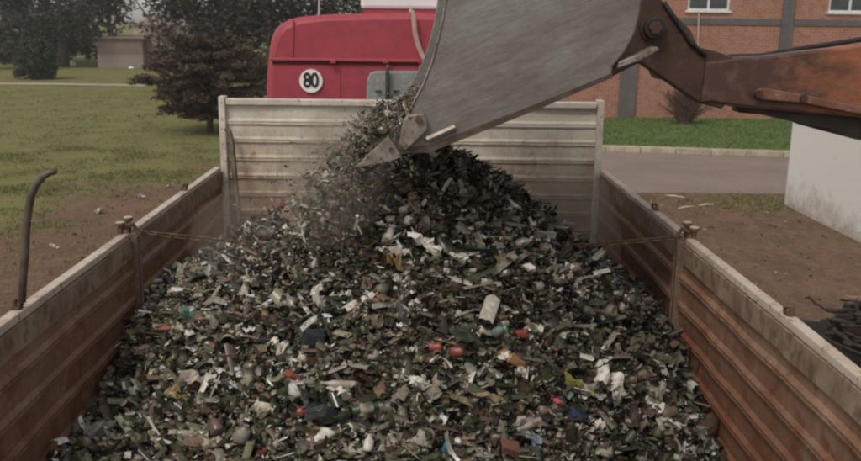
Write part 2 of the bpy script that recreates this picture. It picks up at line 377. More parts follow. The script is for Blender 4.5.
tree('broadleaf_tree', 'dark tree showing above the red cab behind its antenna', 'tree', tz(335, 50), 7.4, 3.3, 4.0, (.028,.032,.024), (.058,.062,.042), nclump=55, trunk_r=.3, leaf=.15, dens=75)
tree('broadleaf_tree', 'dark tree mostly hidden behind the red cab and white deflector', 'tree', tz(398, 55), 8.0, 3.4, 4.6, DG0, DG1, nclump=50, trunk_r=.3, leaf=.16, dens=70)
tree('broadleaf_tree', 'tree with brownish crown between the thin tree and the conifer', 'tree', tz(198, 68), 7.0, 2.2, 3.4, (.038,.036,.028), (.07,.06,.045), nclump=70, trunk_r=.22, leaf=.16, dens=75)
# low hedge masses between the trunks
for u, Y, w_, lab in ((-5, 62, 2.3, 'low dark thicket at the far left edge, left of the round bush'), (20, 74, 3.0, 'dark shrub just above the round bush'), (84, 73, 1.6, 'small dark shrub left of the house wall')):
    b = Vector(tz(u, Y)); r_ = empty('shrub', b, lab, 'shrub')
    foliage('foliage', [((b.x+random.uniform(-1,1)*w_, b.y+random.uniform(-1,1), random.uniform(.3, 1.8)), random.uniform(.6, .9)) for _ in range(16)], .15, 170, DG0, DG1, r_)
b = Vector(atz(38, 79)); r_ = empty('round_bush', b, 'dark round bush standing alone in the left field', 'bush')
cl = []
for _ in range(90):
    a_ = random.uniform(0, 2*PI); h = random.uniform(0, 1); rr = 1.08*math.sqrt(max(.04, 1-(h*1.15-.25)**2))*random.random()**.5
    cl.append(((b.x+math.cos(a_)*rr, b.y+math.sin(a_)*rr, .15+h*1.95), random.uniform(.26, .42)))
foliage('foliage', cl, .08, 900, (.036,.044,.025), (.07,.08,.042), r_)
mb = MB(); mb.tube([b, b+Vector((.05,0,1.2))], [.1,.05], 6); mb.build('stem', bark_m, r_)

# layered conifer
b = Vector(atz(210, 133)); r_ = empty('conifer_tree', b, 'dark brownish conifer with layered drooping boughs and one bare leaning branch', 'tree')
tr = MB(); tr.tube([b, b+Vector((.05,0,1.2)), b+Vector((0,.1,2.4))], [.11,.08,.03], 8); cl = []
SC = b.y/FPX
for lay in range(9):
    z = .62 + lay*.255; R0 = [1.1,1.6,1.85,2.0,2.05,2.1,2.0,1.7,1.1][lay]
    for j in range(11):
        a_ = 2*PI*j/11 + lay*.6 + random.uniform(-.2, .2); L_ = R0*random.uniform(.72, 1.05)
        e = b+Vector((math.cos(a_)*L_, math.sin(a_)*L_, z + random.uniform(-.2,.2)))
        s_ = b+Vector((0, 0, z-.12)); tr.tube([s_, (s_+e)/2+Vector((0,0,.06)), e], [.03,.022,.008], 5)
        for q in (.3, .45,.6,.75,.9,1.0):
            pt = s_.lerp(e, q); cl.append(((pt.x+random.uniform(-.1,.1), pt.y+random.uniform(-.1,.1), pt.z+random.uniform(-.02,.08)), random.uniform(.15, .27)))
tr.build('trunk', bark_m, r_, smooth=True)
foliage('crown', cl, .05, 1500, (.045,.036,.026), (.13,.098,.07), r_, flat=.6)
bp = [at(u, v_, 26.5) for u, v_ in ((200,62),(180,55),(168,46),(158,32),(150,20),(141,8),(134,-2))]
mb = MB(); mb.tube(bp, [.055,.05,.045,.04,.033,.026,.015], 6); mb.tube([bp[5], at(132,10,26.5), at(124,7,26.4)], [.02,.012,.006], 5)
mb.build('bare_branch', bark_m, r_, smooth=True)

# leafless bush in front of the brick wall
b = Vector(atz(684, 128)); r_ = MB()
for i in range(150):
    a_ = random.uniform(0, 2*PI); sp = random.uniform(.05, 1.0); h = random.uniform(.7, 1.75)
    e = b + Vector((math.cos(a_)*sp, math.sin(a_)*sp*.6, h*(1-.25*sp))); mid = b.lerp(e, .45)+Vector((0, 0, .12)); 
    r_.tube([b+Vector((random.uniform(-.16,.16), random.uniform(-.1,.1), 0)), mid, e], [.028, .02, .007], 5)
    for _ in range(6):
        s_ = b.lerp(e, random.uniform(.3,.95)); r_.tube([s_, s_+Vector((random.uniform(-.3,.3), random.uniform(-.2,.2), random.uniform(-.02,.28)))], [.011,.005], 4)
tag(r_.build('bare_bush', surf('twig', (.085,.048,.036), (.12,.075,.055), scale=10, rough=.9), loc=b), 'leafless brown twiggy bush on the lawn in front of the brick wall', 'bush')

# ------------------------------------------------------------------ far house
h = empty('low_house', Vector(tz(120, 65)), 'far low beige house beyond the field on the left', 'house')
hx0 = at(98, 60, 65).x; hx1 = at(143, 60, 65).x; hx2 = at(160, 60, 65).x
hm = surf('beige_render', (.2,.15,.125), (.17,.125,.105), scale=1.2, rough=.9); hl = surf('lower_render', (.25,.205,.18), (.22,.18,.155), scale=1.2, rough=.9)
MB().box2((hx0, 65, .95), (hx1, 69, 2.05)).build('wall', hm, h)
MB().box2((hx0-.02, 64.97, 0), (hx1+.02, 69.02, .947)).build('lower_wall', hl, h)
MB().box2((hx1+.03, 65.8, 0), (hx2, 70, 2.75)).build('side_wall', surf('side_brick', (.26,.19,.15), (.22,.16,.13), scale=6, rough=.9), h)
mb = MB(); mb.add([(hx0-.2, 64.8, 2.053), (hx1+.3, 64.8, 2.053), (hx1+.3, 69.3, 2.15), (hx0-.2, 69.3, 2.15), (hx0-.2, 64.8, 2.13), (hx1+.3, 64.8, 2.13), (hx1+.3, 69.3, 2.23), (hx0-.2, 69.3, 2.23)],
                   [(0,3,2,1),(4,5,6,7),(0,1,5,4),(1,2,6,5),(2,3,7,6),(3,0,4,7)]); mb.build('roof', surf('roof_sheet', (.24,.18,.15), (.2,.15,.12), scale=3, rough=.8), h)
ps = empty('pale_shed', (at(150,40,92).x, 92, 0), 'distant pale pinkish shed behind the right end of the far low house', 'shed')
xa, xb = at(134,40,92).x, at(176,40,92).x; pk = surf('pale_render', (.42,.35,.31), (.36,.3,.27), scale=.8, rough=.9)
MB().box2((xa, 92, 0), (xb, 98, 2.9)).build('wall', pk, ps)
MB().prism([(xa-.3, 2.903), (xb+.3, 2.903), ((xa+xb)/2, 3.7)], 91.7, 98.3).build('roof', surf('pale_roof', (.34,.28,.25), (.3,.25,.22), scale=1, rough=.9), ps)
for u_, v_, s_, lab in ((71, 66, .42, 'white plastic sack lying under the big dark far tree'), (131, 69, .2, 'small white scrap lying in front of the far low house')):
    q = atz(u_, v_); mb = MB(); mb.lathe([(.01, .02), (s_, .05), (s_*.85, s_*.45), (s_*.4, s_*.75), (.01, s_*.8)], 9, q)
    mb.v = [(x+random.uniform(-.1,.1)*s_*2, y, max(0, z+random.uniform(-.1,.1)*s_)) for x, y, z in mb.v]
    tag(mb.build('litter_sack', M['sign_white'], loc=q), lab, 'litter')

# ------------------------------------------------------------------ brick building
BY = 32.3
bx0 = at(572, 60, BY).x; bx1 = 34
bb = empty('brick_building', (bx0, BY, 0), 'two storey red brick building with grey concrete columns behind the loader arm', 'building')
def brick():
    m, t, p = nodes('red_brick'); tc = t.nodes.new('ShaderNodeTexCoord'); sep = t.nodes.new('ShaderNodeSeparateXYZ'); cmb = t.nodes.new('ShaderNodeCombineXYZ')
    t.links.new(tc.outputs['Object'], sep.inputs[0]); t.links.new(sep.outputs[0], cmb.inputs[0]); t.links.new(sep.outputs[2], cmb.inputs[1])
    b = t.nodes.new('ShaderNodeTexBrick'); b.inputs['Scale'].default_value = 1; b.inputs['Brick Width'].default_value = .26; b.inputs['Row Height'].default_value = .085
    b.inputs['Mortar Size'].default_value = .010; b.inputs['Color1'].default_value = (.35,.14,.092,1); b.inputs['Color2'].default_value = (.27,.10,.066,1); b.inputs['Mortar'].default_value = (.33,.25,.21,1)
    t.links.new(cmb.outputs[0], b.inputs[0])
    col = mixcol(t, mul(t, fnoise(t, coord(t), .8, lo=.4, hi=.7), .5), b.outputs[0], (.33,.19,.14))
    col = mixcol(t, mul(t, fnoise(t, coord(t), 5, lo=.5, hi=.7), .5), col, (.15,.075,.06))
    t.links.new(col, p.inputs['Base Color']); p.inputs['Roughness'].default_value = .9; p.inputs['Specular IOR Level'].default_value = .1
    return m
BR = brick(); CG = surf('grey_concrete', (.10,.09,.088), (.13,.115,.11), scale=3, rough=.9); WF = surf('white_frame', (.7,.7,.68), rough=.5, bs=0)
zs = at(700, 21, BY).z            # floor slab
wins = []
for ua, ub in ((688, 729.5), (829, 872)):
    wins.append((at(ua, 5, BY).x, at(ub, 5, BY).x))
w = wins[1][1]-wins[1][0]; wins += [(wins[1][1]+3.5, wins[1][1]+3.5+w), (wins[0][0]-4.6, wins[0][0]-4.6+w)]
wz0 = at(700, 10.5, BY).z; wz1 = wz0+1.3
# upper wall in pieces round the window openings
cuts = sorted(wins); mb = MB(); xa = bx0
for a_, c_ in cuts:
    if a_ > xa: mb.box2((xa, BY, zs+.1), (a_, BY+.3, 6.6))
    mb.box2((a_, BY, zs+.1), (c_, BY+.3, wz0)); mb.box2((a_, BY, wz1), (c_, BY+.3, 6.6)); xa = c_
mb.box2((xa, BY, zs+.1), (bx1, BY+.3, 6.6)); mb.box2((bx0, BY, 0), (bx1, BY+.3, zs-.12))
mb.box2((bx0, BY+.3, 0), (bx0+.3, BY+12, 6.6)); mb.build('wall', BR, bb)
mb = MB(); mb.box2((bx0-.03, BY-.04, zs-.12), (bx1, BY+.33, zs+.1)); mb.build('floor_band', CG, bb)
mb = MB(); mb.box2((bx0-.3, BY-.3, 6.6), (bx1+.3, BY+12.3, 6.85)); mb.build('roof', CG, bb)
for ua, ub in ((619, 635), (774.5, 785.5), (931, 945)):
    xa, xb = at(ua, 90, BY).x, at(ub, 90, BY).x
    MB().box2((xa, BY-.12, 0), (xb, BY-.004, 6.6)).build('column', CG, bb)
for a_, c_ in wins:
    mb = MB(); f_ = .06
    mb.box2((a_, BY+.02, wz0), (c_, BY+.1, wz0+f_)); mb.box2((a_, BY+.02, wz1-f_), (c_, BY+.1, wz1))
    mb.box2((a_, BY+.02, wz0+f_), (a_+f_, BY+.1, wz1-f_)); mb.box2((c_-f_, BY+.02, wz0+f_), (c_, BY+.1, wz1-f_))
    xm = (a_+c_)/2; mb.box2((xm-f_*.6, BY+.02, wz0+f_), (xm+f_*.6, BY+.1, wz1-f_))
    wn = mb.build('window', WF, bb)
    MB().box2((a_+f_, BY+.05, wz0+f_), (c_-f_, BY+.06, wz1-f_)).build('pane', M['glass_dark'], wn)
    MB().box2((a_-.08, BY-.07, wz0-.07), (c_+.08, BY+.02, wz0-.003)).build('sill', WF, wn)
mb = MB(); q0 = at(699, 12, BY-.08); q1 = at(698, 46, BY-.08); mb.tube([q0, q1, (q1.x, q1.y, .1)], .035, 8); mb.build('downpipe', surf('pale_pipe', (.42,.34,.3), rough=.6), bb)

# white wall on the right
wl = MB().box2((7.06, 2.0, 0), (7.3, 16.85, 1.72)).build('white_wall', painted('whitewash', (.70,.69,.66), (.42,.37,.31), (.30,.23,.18), 0, .7, .16, -.22), loc=(7.18, 9.4, 0))
tag(wl, 'low plain white wall on the bare ground under the loader arm', 'wall')

# ------------------------------------------------------------------ truck
XL, XR, YH, ZR, ZF = -1.27, 1.203, 5.83, 2.385, 1.3
truck = empty('truck', (0, 5, 0), 'red truck with open worn cargo bed full of crushed glass waste', 'truck')
def ribprof(z0, z1, period=.125, rib=.048, d=.014, top=.135):
    """inner face profile as (depth, z), pressed ribs standing into the bed"""
    out = [(0, z1)]; z = z1-top
    while z-rib > z0+.02:
        out += [(0, z), (d, z-.014), (d, z-rib*.42), (d*.45, z-rib*.5), (d, z-rib*.58), (d, z-rib+.014), (0, z-rib)]; z -= period
    out.append((0, z0)); return out
PR = ribprof(ZF, ZR-.03)
def side_panel(x, sgn, y0, y1):       # sgn: direction of the bed's inside
    mb = MB(); n = len(PR)
    ys_ = [y0+(y1-y0)*i/30 for i in range(31)]
    vs = []
    for yy in ys_:
        bow = .004*math.sin((yy-y0)/(y1-y0)*PI)
        for d, z in PR: vs.append((x+sgn*(d + .007*noise.noise((yy*3.1, z*4, x*5)) + .003*noise.noise((yy*9, z*12, x))) - sgn*bow, yy, z + .005*noise.noise((yy*2.4, 4, x*3))))
    fs = [(i*n+k, (i+1)*n+k, (i+1)*n+k+1, i*n+k+1) for i in range(30) for k in range(n-1)]
    mb.add(vs, fs); mb.box2((x-sgn*.045, y0, ZF), (x-sgn*.02, y1, ZR-.03))
    for yy in (y0, y1):
        mb.box2((x-sgn*.019, yy-.004, ZF), (x+sgn*.0, yy+.004, ZR-.03))
    o = mb.build('side_panel', M['side_paint'], truck)
    tb = MB(); vs = []
    for i in range(31):
        yy = y0+.03+(y1-y0-.06)*i/30; e_ = x+sgn*(.012+.003*noise.noise((yy*4, x*3, 1))); vs += [(e_, yy, ZR-.115+.006*noise.noise((yy*8, 1, x))), (e_, yy, ZR-.032), (e_-sgn*.02, yy, ZR-.032), (e_-sgn*.02, yy, ZR-.115)]
    tb.add(vs, [(4*i+k, 4*i+(k+1) % 4, 4*i+4+(k+1) % 4, 4*i+4+k) for i in range(30) for k in range(4)] + [(0,1,2,3), (123,122,121,120)])
    tb.build('scuffed_band', M['band'], truck)
    # capping rail, a little uneven
    rm = MB(); N = 14; vs = []
    for i in range(N+1):
        yy = y0+.035+(y1-y0-.07)*i/N; j = .004*noise.noise((yy*1.7, x*3, 2)); z0 = ZR-.029
        vs += [(x-sgn*.036+j, yy, z0), (x+sgn*.004+j, yy, z0), (x+sgn*.004+j, yy, ZR+j), (x-sgn*.036+j, yy, ZR+j)]
    fs = [(4*i+k, 4*i+(k+1) % 4, 4*i+4+(k+1) % 4, 4*i+4+k) for i in range(N) for k in range(4)] + [(0,1,2,3), (4*N+3, 4*N+2, 4*N+1, 4*N)]
    rm.add(vs, fs); rm.build('rail', M['rail_paint'], truck, bevel=.004)
YP = [YH, 3.93, 2.03, .1, -1.8]
for x, sg in ((XL, 1), (XR, -1)):
    for i in range(4):
        side_panel(x, sg, YP[i+1]+(.02), YP[i]-(.02))
    for i in (1, 2, 3, 4):
        y = YP[i]
        mb = MB(); mb.box2((x-sg*.05, y-.028, ZF-.1), (x+sg*.03, y+.028, ZR-.02)); mb.box2((x+sg*.03, y-.01, ZF), (x+sg*.037, y+.01, ZR-.1))
        po = mb.build('stake_post', M['post_dark'], truck, bevel=.004)
        for dy in (-.055, .055):
            mb = MB(); mb.tube([(x-sg*.03, y+dy, ZR-.02), (x-sg*.03, y+dy, ZR+.036)], .012, 10); mb.tube([(x-sg*.03, y+dy, ZR+.036), (x-sg*.03, y+dy, ZR+.048)], .021, 10)
            mb.tube([(x-sg*.03, y+dy, ZR+.02), (x+sg*.01, y, ZR+.03), (x+sg*.03, y, ZR-.01)], .009, 6)
            mb.build('latch_pin', M['rust_dark'], po, smooth=False)
        MB().tube([(x-sg*.03, y+.055, ZR+.049), (x-sg*.03, y+.055, ZR+.053)], .020, 10).build('pin_cap', M['rail_paint'], po)
        MB().tube([(x-sg*.03, y-.055, ZR+.049), (x-sg*.03, y-.055, ZR+.053)], .020, 10).build('pin_cap', M['rail_paint'], po)
for x, sg, y in ((XL, 1, 4.94), (XR, -1, 4.5), (XR, -1, 2.79), (XL, 1, 2.8)):
    mb = MB(); mb.box((x-sg*.02, y, ZR+.006), (.03, .035, .012)); mb.tube([(x-sg*.022, y-.01, ZR+.01), (x-sg*.022, y-.01, ZR+.036)], .008, 8); mb.tube([(x-sg*.008, y+.012, ZR+.01), (x-sg*.008, y+.012, ZR+.03)], .007, 8)
    mb.tube([(x-sg*.022, y-.01, ZR+.034), (x+sg*.002, y+.008, ZR+.03)], .006, 6)
    mb.build('rail_latch', M['rust_dark'], truck, bevel=.002)
# curved lever on the left rail
pts = [at(u, v_, 2.79) for u, v_ in ((22,302),(23,280),(25,255),(26,232),(28,212),(31,196),(36,184),(43,176),(50,172.5),(56,171.5))]
for q in pts: q.x += 0
mb = MB(); mb.tube(pts, [.0125]*8+[.011,.009], 10); mb.build('curved_lever', M['bar'], truck, smooth=True)
# headboard
HT = 2.80
hp = ribprof(1.3, HT-.02, period=.118, rib=.05, d=.011, top=.085)
mb = MB(); N = 24; n = len(hp); vs = []
for i in range(N+1):
    x = XL+.0+(XR-XL)*i/N
    for d, z in hp: vs.append((x, YH-d+.006*math.sin(i*.9)*math.sin(z*5)+random.uniform(-.001,.001), z))
mb.add(vs, [(i*n+k, i*n+k+1, (i+1)*n+k+1, (i+1)*n+k) for i in range(N) for k in range(n-1)])
mb.box2((XL, YH+.02, 1.3), (XR, YH+.045, HT-.02)); mb.build('headboard', M['head_paint'], truck)
MB().box2((XL+.045, YH-.028, HT-.019), (XR-.045, YH+.05, HT+.02)).build('headboard_rail', M['post_white'], truck, bevel=.006)
for x, sg in ((XL, 1), (XR, -1)):
    MB().box2((x-sg*.0, YH-.035, ZF-.05), (x+sg*.042, YH+.055, HT+.035)).build('corner_post', M['post_white'], truck, bevel=.006)
# scrape on the headboard
mb = MB(); 
for i in range(9):
    u = 290+6.5*i; q = at(u, 142.5+.3*i+random.uniform(-.8,.8), YH-.024); q2 = at(u+7.5, 142.8+.3*i+random.uniform(-.6,.8), YH-.024); mb.tube([q, q2], [.005,.006], 5)
mb.build('scrape', M['rust_dark'], truck)
# bed floor, chassis, wheels
MB().box2((XL-.05, -1.8, ZF-.12), (XR+.05, YH+.05, ZF-.003)).build('bed_floor', M['chassis'], truck)
mb = MB(); mb.box2((-.5, -2.2, .75), (-.35, 10.0, ZF-.125)); mb.box2((.3, -2.2, .75), (.45, 10.0, ZF-.125)); mb.build('chassis', M['chassis'], truck)
RY = Matrix.Rotation(PI/2, 3, 'Y')
def wheel(c, r, w, par, rimcol=None):
    mb = MB(); mb.lathe([(r*.55,-w/2),(r*.93,-w/2),(r,-w*.35),(r,w*.35),(r*.93,w/2),(r*.55,w/2),(r*.55,-w/2)], 32, c, RY)
    for k in range(32):
        a_ = 2*PI*k/32; mb.box(Vector(c)+Vector((0, math.cos(a_)*r*.995, math.sin(a_)*r*.995)), (w*.9, .035*r*2, .03*r), Matrix.Rotation(a_-PI/2, 3, 'X'))
    o = mb.build('wheel', M['black_rubber'], par)
    mb = MB(); mb.lathe([(.01,w*.1),(r*.2,w*.28),(r*.2,w*.1),(r*.5,w*.05),(r*.55,w*.4)], 24, c, RY); mb.lathe([(.01,-w*.1),(r*.2,-w*.28),(r*.2,-w*.1),(r*.5,-w*.05),(r*.55,-w*.4)], 24, c, RY)
    mb.build('rim', rimcol or M['steel_pin'], o)
for yy in (-.6, .75, 9.0):
    for xx in (XL+.17, XR-.17): wheel((xx, yy, .52), .52, .34, truck)
# cab
CY = 7.4
ol = [(264,103),(265,80),(266.5,61),(268,48),(270,38),(274,29.5),(280,23.5),(288,19.6),(297,17.2),(315,15.2),(334,14.2),(380,13.2),(418,13.2)]
L_ = [(at(u, v_, CY).x, at(u, v_, CY).z) for u, v_ in ol]; cx = -.03
L_[0] = (L_[0][0]-.01, 2.3); L_ = [(L_[0][0]-.01, 1.15)] + L_; zt = L_[-1][1]
poly = L_ + [(2*cx-x, z) for x, z in L_[::-1] if x < cx-.05]
cab = MB(); n = len(poly); prof = [(0, 1.0), (0.012, 1.0)]
secs = [(CY+.06, .985, -.012), (CY+.0, .97, -.02), (CY+.06, 1.0, 0), (CY+2.15, 1.0, 0), (CY+2.25, .98, -.02)]
vs = []
for yy, k_, dz in ((CY, .95, -.05), (CY+.012, .968, -.032), (CY+.04, .985, -.014), (CY+.1, 1, 0), (CY+2.1, 1, 0), (CY+2.25, .94, -.06)):
    vs += [(cx+(x-cx)*k_, yy, z if z < 1.2 else z+dz*(1 if z > 2.6 else .3)) for x, z in poly]
cab.add(vs, [(i*n+k, i*n+(k+1) % n, (i+1)*n+(k+1) % n, (i+1)*n+k) for i in range(5) for k in range(n)] + [tuple(range(n)), tuple(range(5*n, 6*n))[::-1]])
cabo = cab.build('cab', M['red'], truck); cabo.data.polygons.foreach_set('use_smooth', [len(f_.vertices) == 4 for f_ in cabo.data.polygons])
zl = at(320, 60, CY).z
mb = MB(); mb.box2((at(270,60,CY).x, CY-.03, zl-.012), (cx*2-at(270,60,CY).x, CY-.0, zl+.014)); mb.build('ledge', M['red'], cabo, bevel=.008)
MB().box2((at(270,60,CY).x+.02, CY-.008, zl-.036), (cx*2-at(270,60,CY).x-.02, CY+.002, zl-.014)).build('seam', surf('dark_seam', (.09,.012,.018), rough=.6), cabo)
mb = MB()
for u, va, vb in ((293.5, 20, 57),): 
    q0, q1 = at(u, va, CY-.004), at(u-1, vb, CY-.004); mb.tube([q0, q1], .008, 6)
for (ua, va, ub, vb) in ((340, 66, 364, 66), (340,66,340,103)):
    mb.tube([at(ua, va, CY-.002), at(ub, vb, CY-.002)], .005, 6)
mb.build('pressing', M['red'], cabo)
# little ledge brackets
for u in (333, 386, 421):
    q = at(u, 61.5, CY-.03); MB().box(q, (.05, .05, .03)).build('bracket', M['red'], cabo, bevel=.005)
# speed sign and numerals
q = at(311, 81, CY-.02); MB().tube([q+Vector((0,.02,0)), q], .093, 40).build('number_sign', M['sign_white'], cabo)
q2 = q.copy(); q2.y -= .002
cu = bpy.data.curves.new('numerals', 'FONT'); cu.body = '80'; cu.align_x = 'CENTER'; cu.align_y = 'CENTER'; cu.size = .165; cu.offset = .0045; cu.extrude = .001; cu.space_character = .92
to = bpy.data.objects.new('t', cu); COL.objects.link(to); bpy.context.view_layer.update()
nm = bpy.data.meshes.new_from_object(to.evaluated_get(bpy.context.evaluated_depsgraph_get())); bpy.data.objects.remove(to)
nm.transform(Matrix.Scale(.80, 4, (1,0,0))); nm.transform(Matrix.Rotation(PI/2, 4, 'X')); nm.materials.clear(); nm.materials.append(M['sign_black'])
no = bpy.data.objects.new('numerals', nm); COL.objects.link(no); no.location = q+Vector((0, -.004, -.0)); parent(no, cabo)
# grey cabinet behind the cab, rods, tube, antenna, deflector
def xz(u, v_, Y): q_ = at(u, v_, Y); return (q_.x, q_.z)
gp = [xz(366.5,100,CY-.05)]; gp = [(gp[0][0], 2.2)] + gp + [xz(367,80,CY-.05), xz(370,73,CY-.05), xz(376,71,CY-.05), xz(470,71,CY-.05)]; gp += [(gp[-1][0], 2.2)]
MB().prism(gp, CY-.06, CY+.0).build('rear_cabinet', M['grey_panel'], cabo, bevel=.012)
for u in (387.5, 420):
    mb = MB(); mb.tube([at(u, 74, CY-.1), at(u, 101, CY-.1), at(u,135,CY-.1)], .017, 8)
    o = mb.build('hose', M['black_rubber'], cabo, smooth=True)
    mb = MB(); mb.tube([at(u, 65, CY-.1), at(u, 66, CY-.1), at(u, 74.5, CY-.1)], [.010,.012,.014], 8); mb.build('rod_tip', M['steel_pin'], cabo, smooth=True)
    MB().tube([at(u-13, 91, CY-.075), at(u-6, 91.4, CY-.078)], [.003,.012], 6).build('clip', M['black_rubber'], cabo)
    MB().tube([at(u+13, 91, CY-.075), at(u+6, 91.4, CY-.078)], [.003,.012], 6).build('clip', M['black_rubber'], cabo)
mb = MB(); mb.tube([at(u, v_, CY-.06) for u, v_ in ((409,11),(412,12),(414,20),(415,33),(418,45),(422,55),(427,63),(432,68),(436,78))], .021, 10); mb.build('air_pipe', M['pale_tube'], cabo, smooth=True)
mb = MB(); mb.tube([at(319, 15, CY+.2), at(319.5, -60, CY+.3)], [.009,.004], 6); mb.build('antenna', surf('antenna', (.4,.36,.34), rough=.5), cabo)
dx0, dx1 = at(360.5, 5, CY+.15).x, 2*cx-at(360.5, 5, CY+.15).x; dz = at(400, 9.5, CY+.15).z
dp = [(dx0, dz), (dx0, dz+.35), (dx0+.06, dz+.45), (dx1-.06, dz+.45), (dx1, dz+.35), (dx1, dz)]
MB().prism(dp, CY+.15, CY+1.6).build('roof_deflector', M['white_plastic'], cabo, bevel=.03)
MB().box2((dx0+.02, CY+.17, zt-.012), (dx1-.02, CY+1.5, dz-.002)).build('deflector_mount', M['red'], cabo)
# side doors / windows / mirrors of the cab (on its flanks)
for sx in (-1, 1):
    xx = cx+sx*(abs(poly[0][0]-cx)); MB().box2((xx-.03, CY+1.0, 2.3), (xx+sx*.012, CY+1.9, 2.95)).build('side_window', M['glass_dark'], cabo)
# leaning bar in the headboard corner
mb = MB(); mb.tube([at(226,129,YH-.06), at(229,131,YH-.07), at(232,142,YH-.09), at(234,165,YH-.12), at(237,200,YH-.2), at(241,240,YH-.25), at(243,270,YH-.3)], .0165, 8)
tag(mb.build('leaning_bar', M['bar'], smooth=True, loc=at(243,270,YH-.3)), 'dark bent bar leaning in the left corner of the headboard', 'bar')
# chain from post to post
mb = MB(); A = Vector((XL+.01, 3.93, ZR-.0)); B = Vector((XR-.01, 3.93, ZR-.005)); N = 74
for i in range(N):
    s_ = (i+.5)/N; c = A.lerp(B, s_); c.z -= .075*(1-(2*s_-1)**2); tw = PI/2*(i % 2)+random.uniform(-.3,.3)+.6
    d = Vector((1, 0, -.15*(1-2*s_)*.8)).normalized(); o1 = Vector((0, math.cos(tw), math.sin(tw)))
    L = (B-A).length/N*.62; W = .0095
    ring = [c + d*(math.copysign(max(0, L-W), math.cos(q_))+ math.cos(q_)*W) + o1*math.sin(q_)*W for q_ in [2*PI*k/10 for k in range(11)]]
    mb.tube(ring, .0034, 5, cap=False)
tag(mb.build('chain', M['rust_dark'], smooth=True, loc=A), 'rusty thin chain stretched across the bed from post to post', 'chain')

# ------------------------------------------------------------------ loader
YB = 3.4; WB = 1.75
ld = empty('loader', (5.5, 4.3, 0), 'wheel loader tipping its bucket over the bed with worn orange arms', 'loader')
plate = [(402,150),(403,121),(409,112),(415,100),(424,83),(432,62),(438,40),(443,18),(446,0),(450,-30),(452,-55),
         (560,-95),(612,-72),(634,-38),(642,0),(641,12),(635,33),(625,52),(613,66),(611,76),(540,105),(470,131.5),(430,147)]
PL = [xz(u, v_, YB) for u, v_ in plate]
shell = [(398,152),(430,147),(470,131.5),(540,105),(611,76),(625,54),(636,33),(642,10),(642,0),(634,-38),(612,-72),(560,-95),(452,-55)]
SH = [xz(u, v_, YB) for u, v_ in shell]
mb = MB(); n = len(SH); th = .022
cen = Vector((sum(p_[0] for p_ in SH)/n, sum(p_[1] for p_ in SH)/n))
inn = [(x+(cen.x-x)*.05, z+(cen.y-z)*.05) for x, z in SH]
mb.prism(SH+inn[::-1], YB+.026, YB+WB-.026)
bk = mb.build('bucket', M['bucket_dark'], ld)
MB().prism(PL, YB, YB+.024).build('side_plate', M['bucket'], bk, bevel=.004)
MB().prism(PL, YB+WB-.024, YB+WB).build('side_plate', M['bucket'], bk, bevel=.004)
MB().tube([at(u, v_, YB-.001) for u, v_ in ((409.5,113),(415,100),(424,83),(432,62),(438,40),(443,18),(446,0),(450,-30))], .005, 6).build('edge_bead', M['tooth'], bk, smooth=True)
MB().tube([at(u, v_, YB-.001) for u, v_ in ((612,67),(625,51),(634,33),(640,12),(641.5,0),(634,-36))], .004, 6).build('edge_bead', M['bucket_dark'], bk, smooth=True)
# wear strip along the bottom edge
ws = [xz(u, v_, YB) for u, v_ in ((399,154),(402,149),(432,144),(471,129),(541,102),(612,73),(612.5,77.5),(541,108),(471,136),(430,152))]
MB().prism(ws, YB-.006, YB+.03).build('wear_strip', M['bucket_dark'], bk)
sc_ = [xz(u, v_, YB) for u, v_ in ((399,144),(403,121),(409,114),(424,112.5),(427,119),(427,130),(412,144),(405,150))]
for y0 in (YB-.03, YB+WB+.003): MB().prism(sc_, y0, y0+.027).build('side_cutter', M['tooth'], bk, bevel=.005)
q = at(418.5, 119.6, YB-.03); MB().tube([q, q+Vector((0,-.014,0))], .014, 6).build('bolt', M['bucket_dark'], bk)
MB().tube([at(427,139.5,YB-.014), at(455,127,YB-.014)], [.013,.012], 6).build('weld_strip', M['tooth'], bk)
MB().prism([xz(u, v_, YB) for u, v_ in ((617,68),(618,62),(656,46.5),(658,50),(640,60))], YB-.018, YB+.06).build('back_strip', M['tooth'], bk, bevel=.003)
tp = [(354,168.5),(388.6,136),(394,143),(402,156),(394,159)]
for i in range(6):
    y0 = YB-.03+i*(WB-.06)/5; T = [xz(u, v_, YB) for u, v_ in tp]; v5 = []
    for k, (x, z) in enumerate(T): wdt = .008 if k == 0 else .045; v5.append((wdt, x, z))
    vs = [(x, y0+.045-wd, z) for wd, x, z in v5]+[(x, y0+.045+wd, z) for wd, x, z in v5]
    mb = MB(); mb.add(vs, [tuple(range(5)), tuple(range(9,4,-1))]+[(k, k+5, (k+1) % 5+5, (k+1) % 5) for k in range(5)]); o = mb.build('tooth', M['tooth'], bk, bevel=.003)
q = at(391, 149.5, YB-.03); MB().tube([q, q+Vector((0,-.01,0))], .008, 8).build('tooth_pin', M['bucket_dark'], bk)
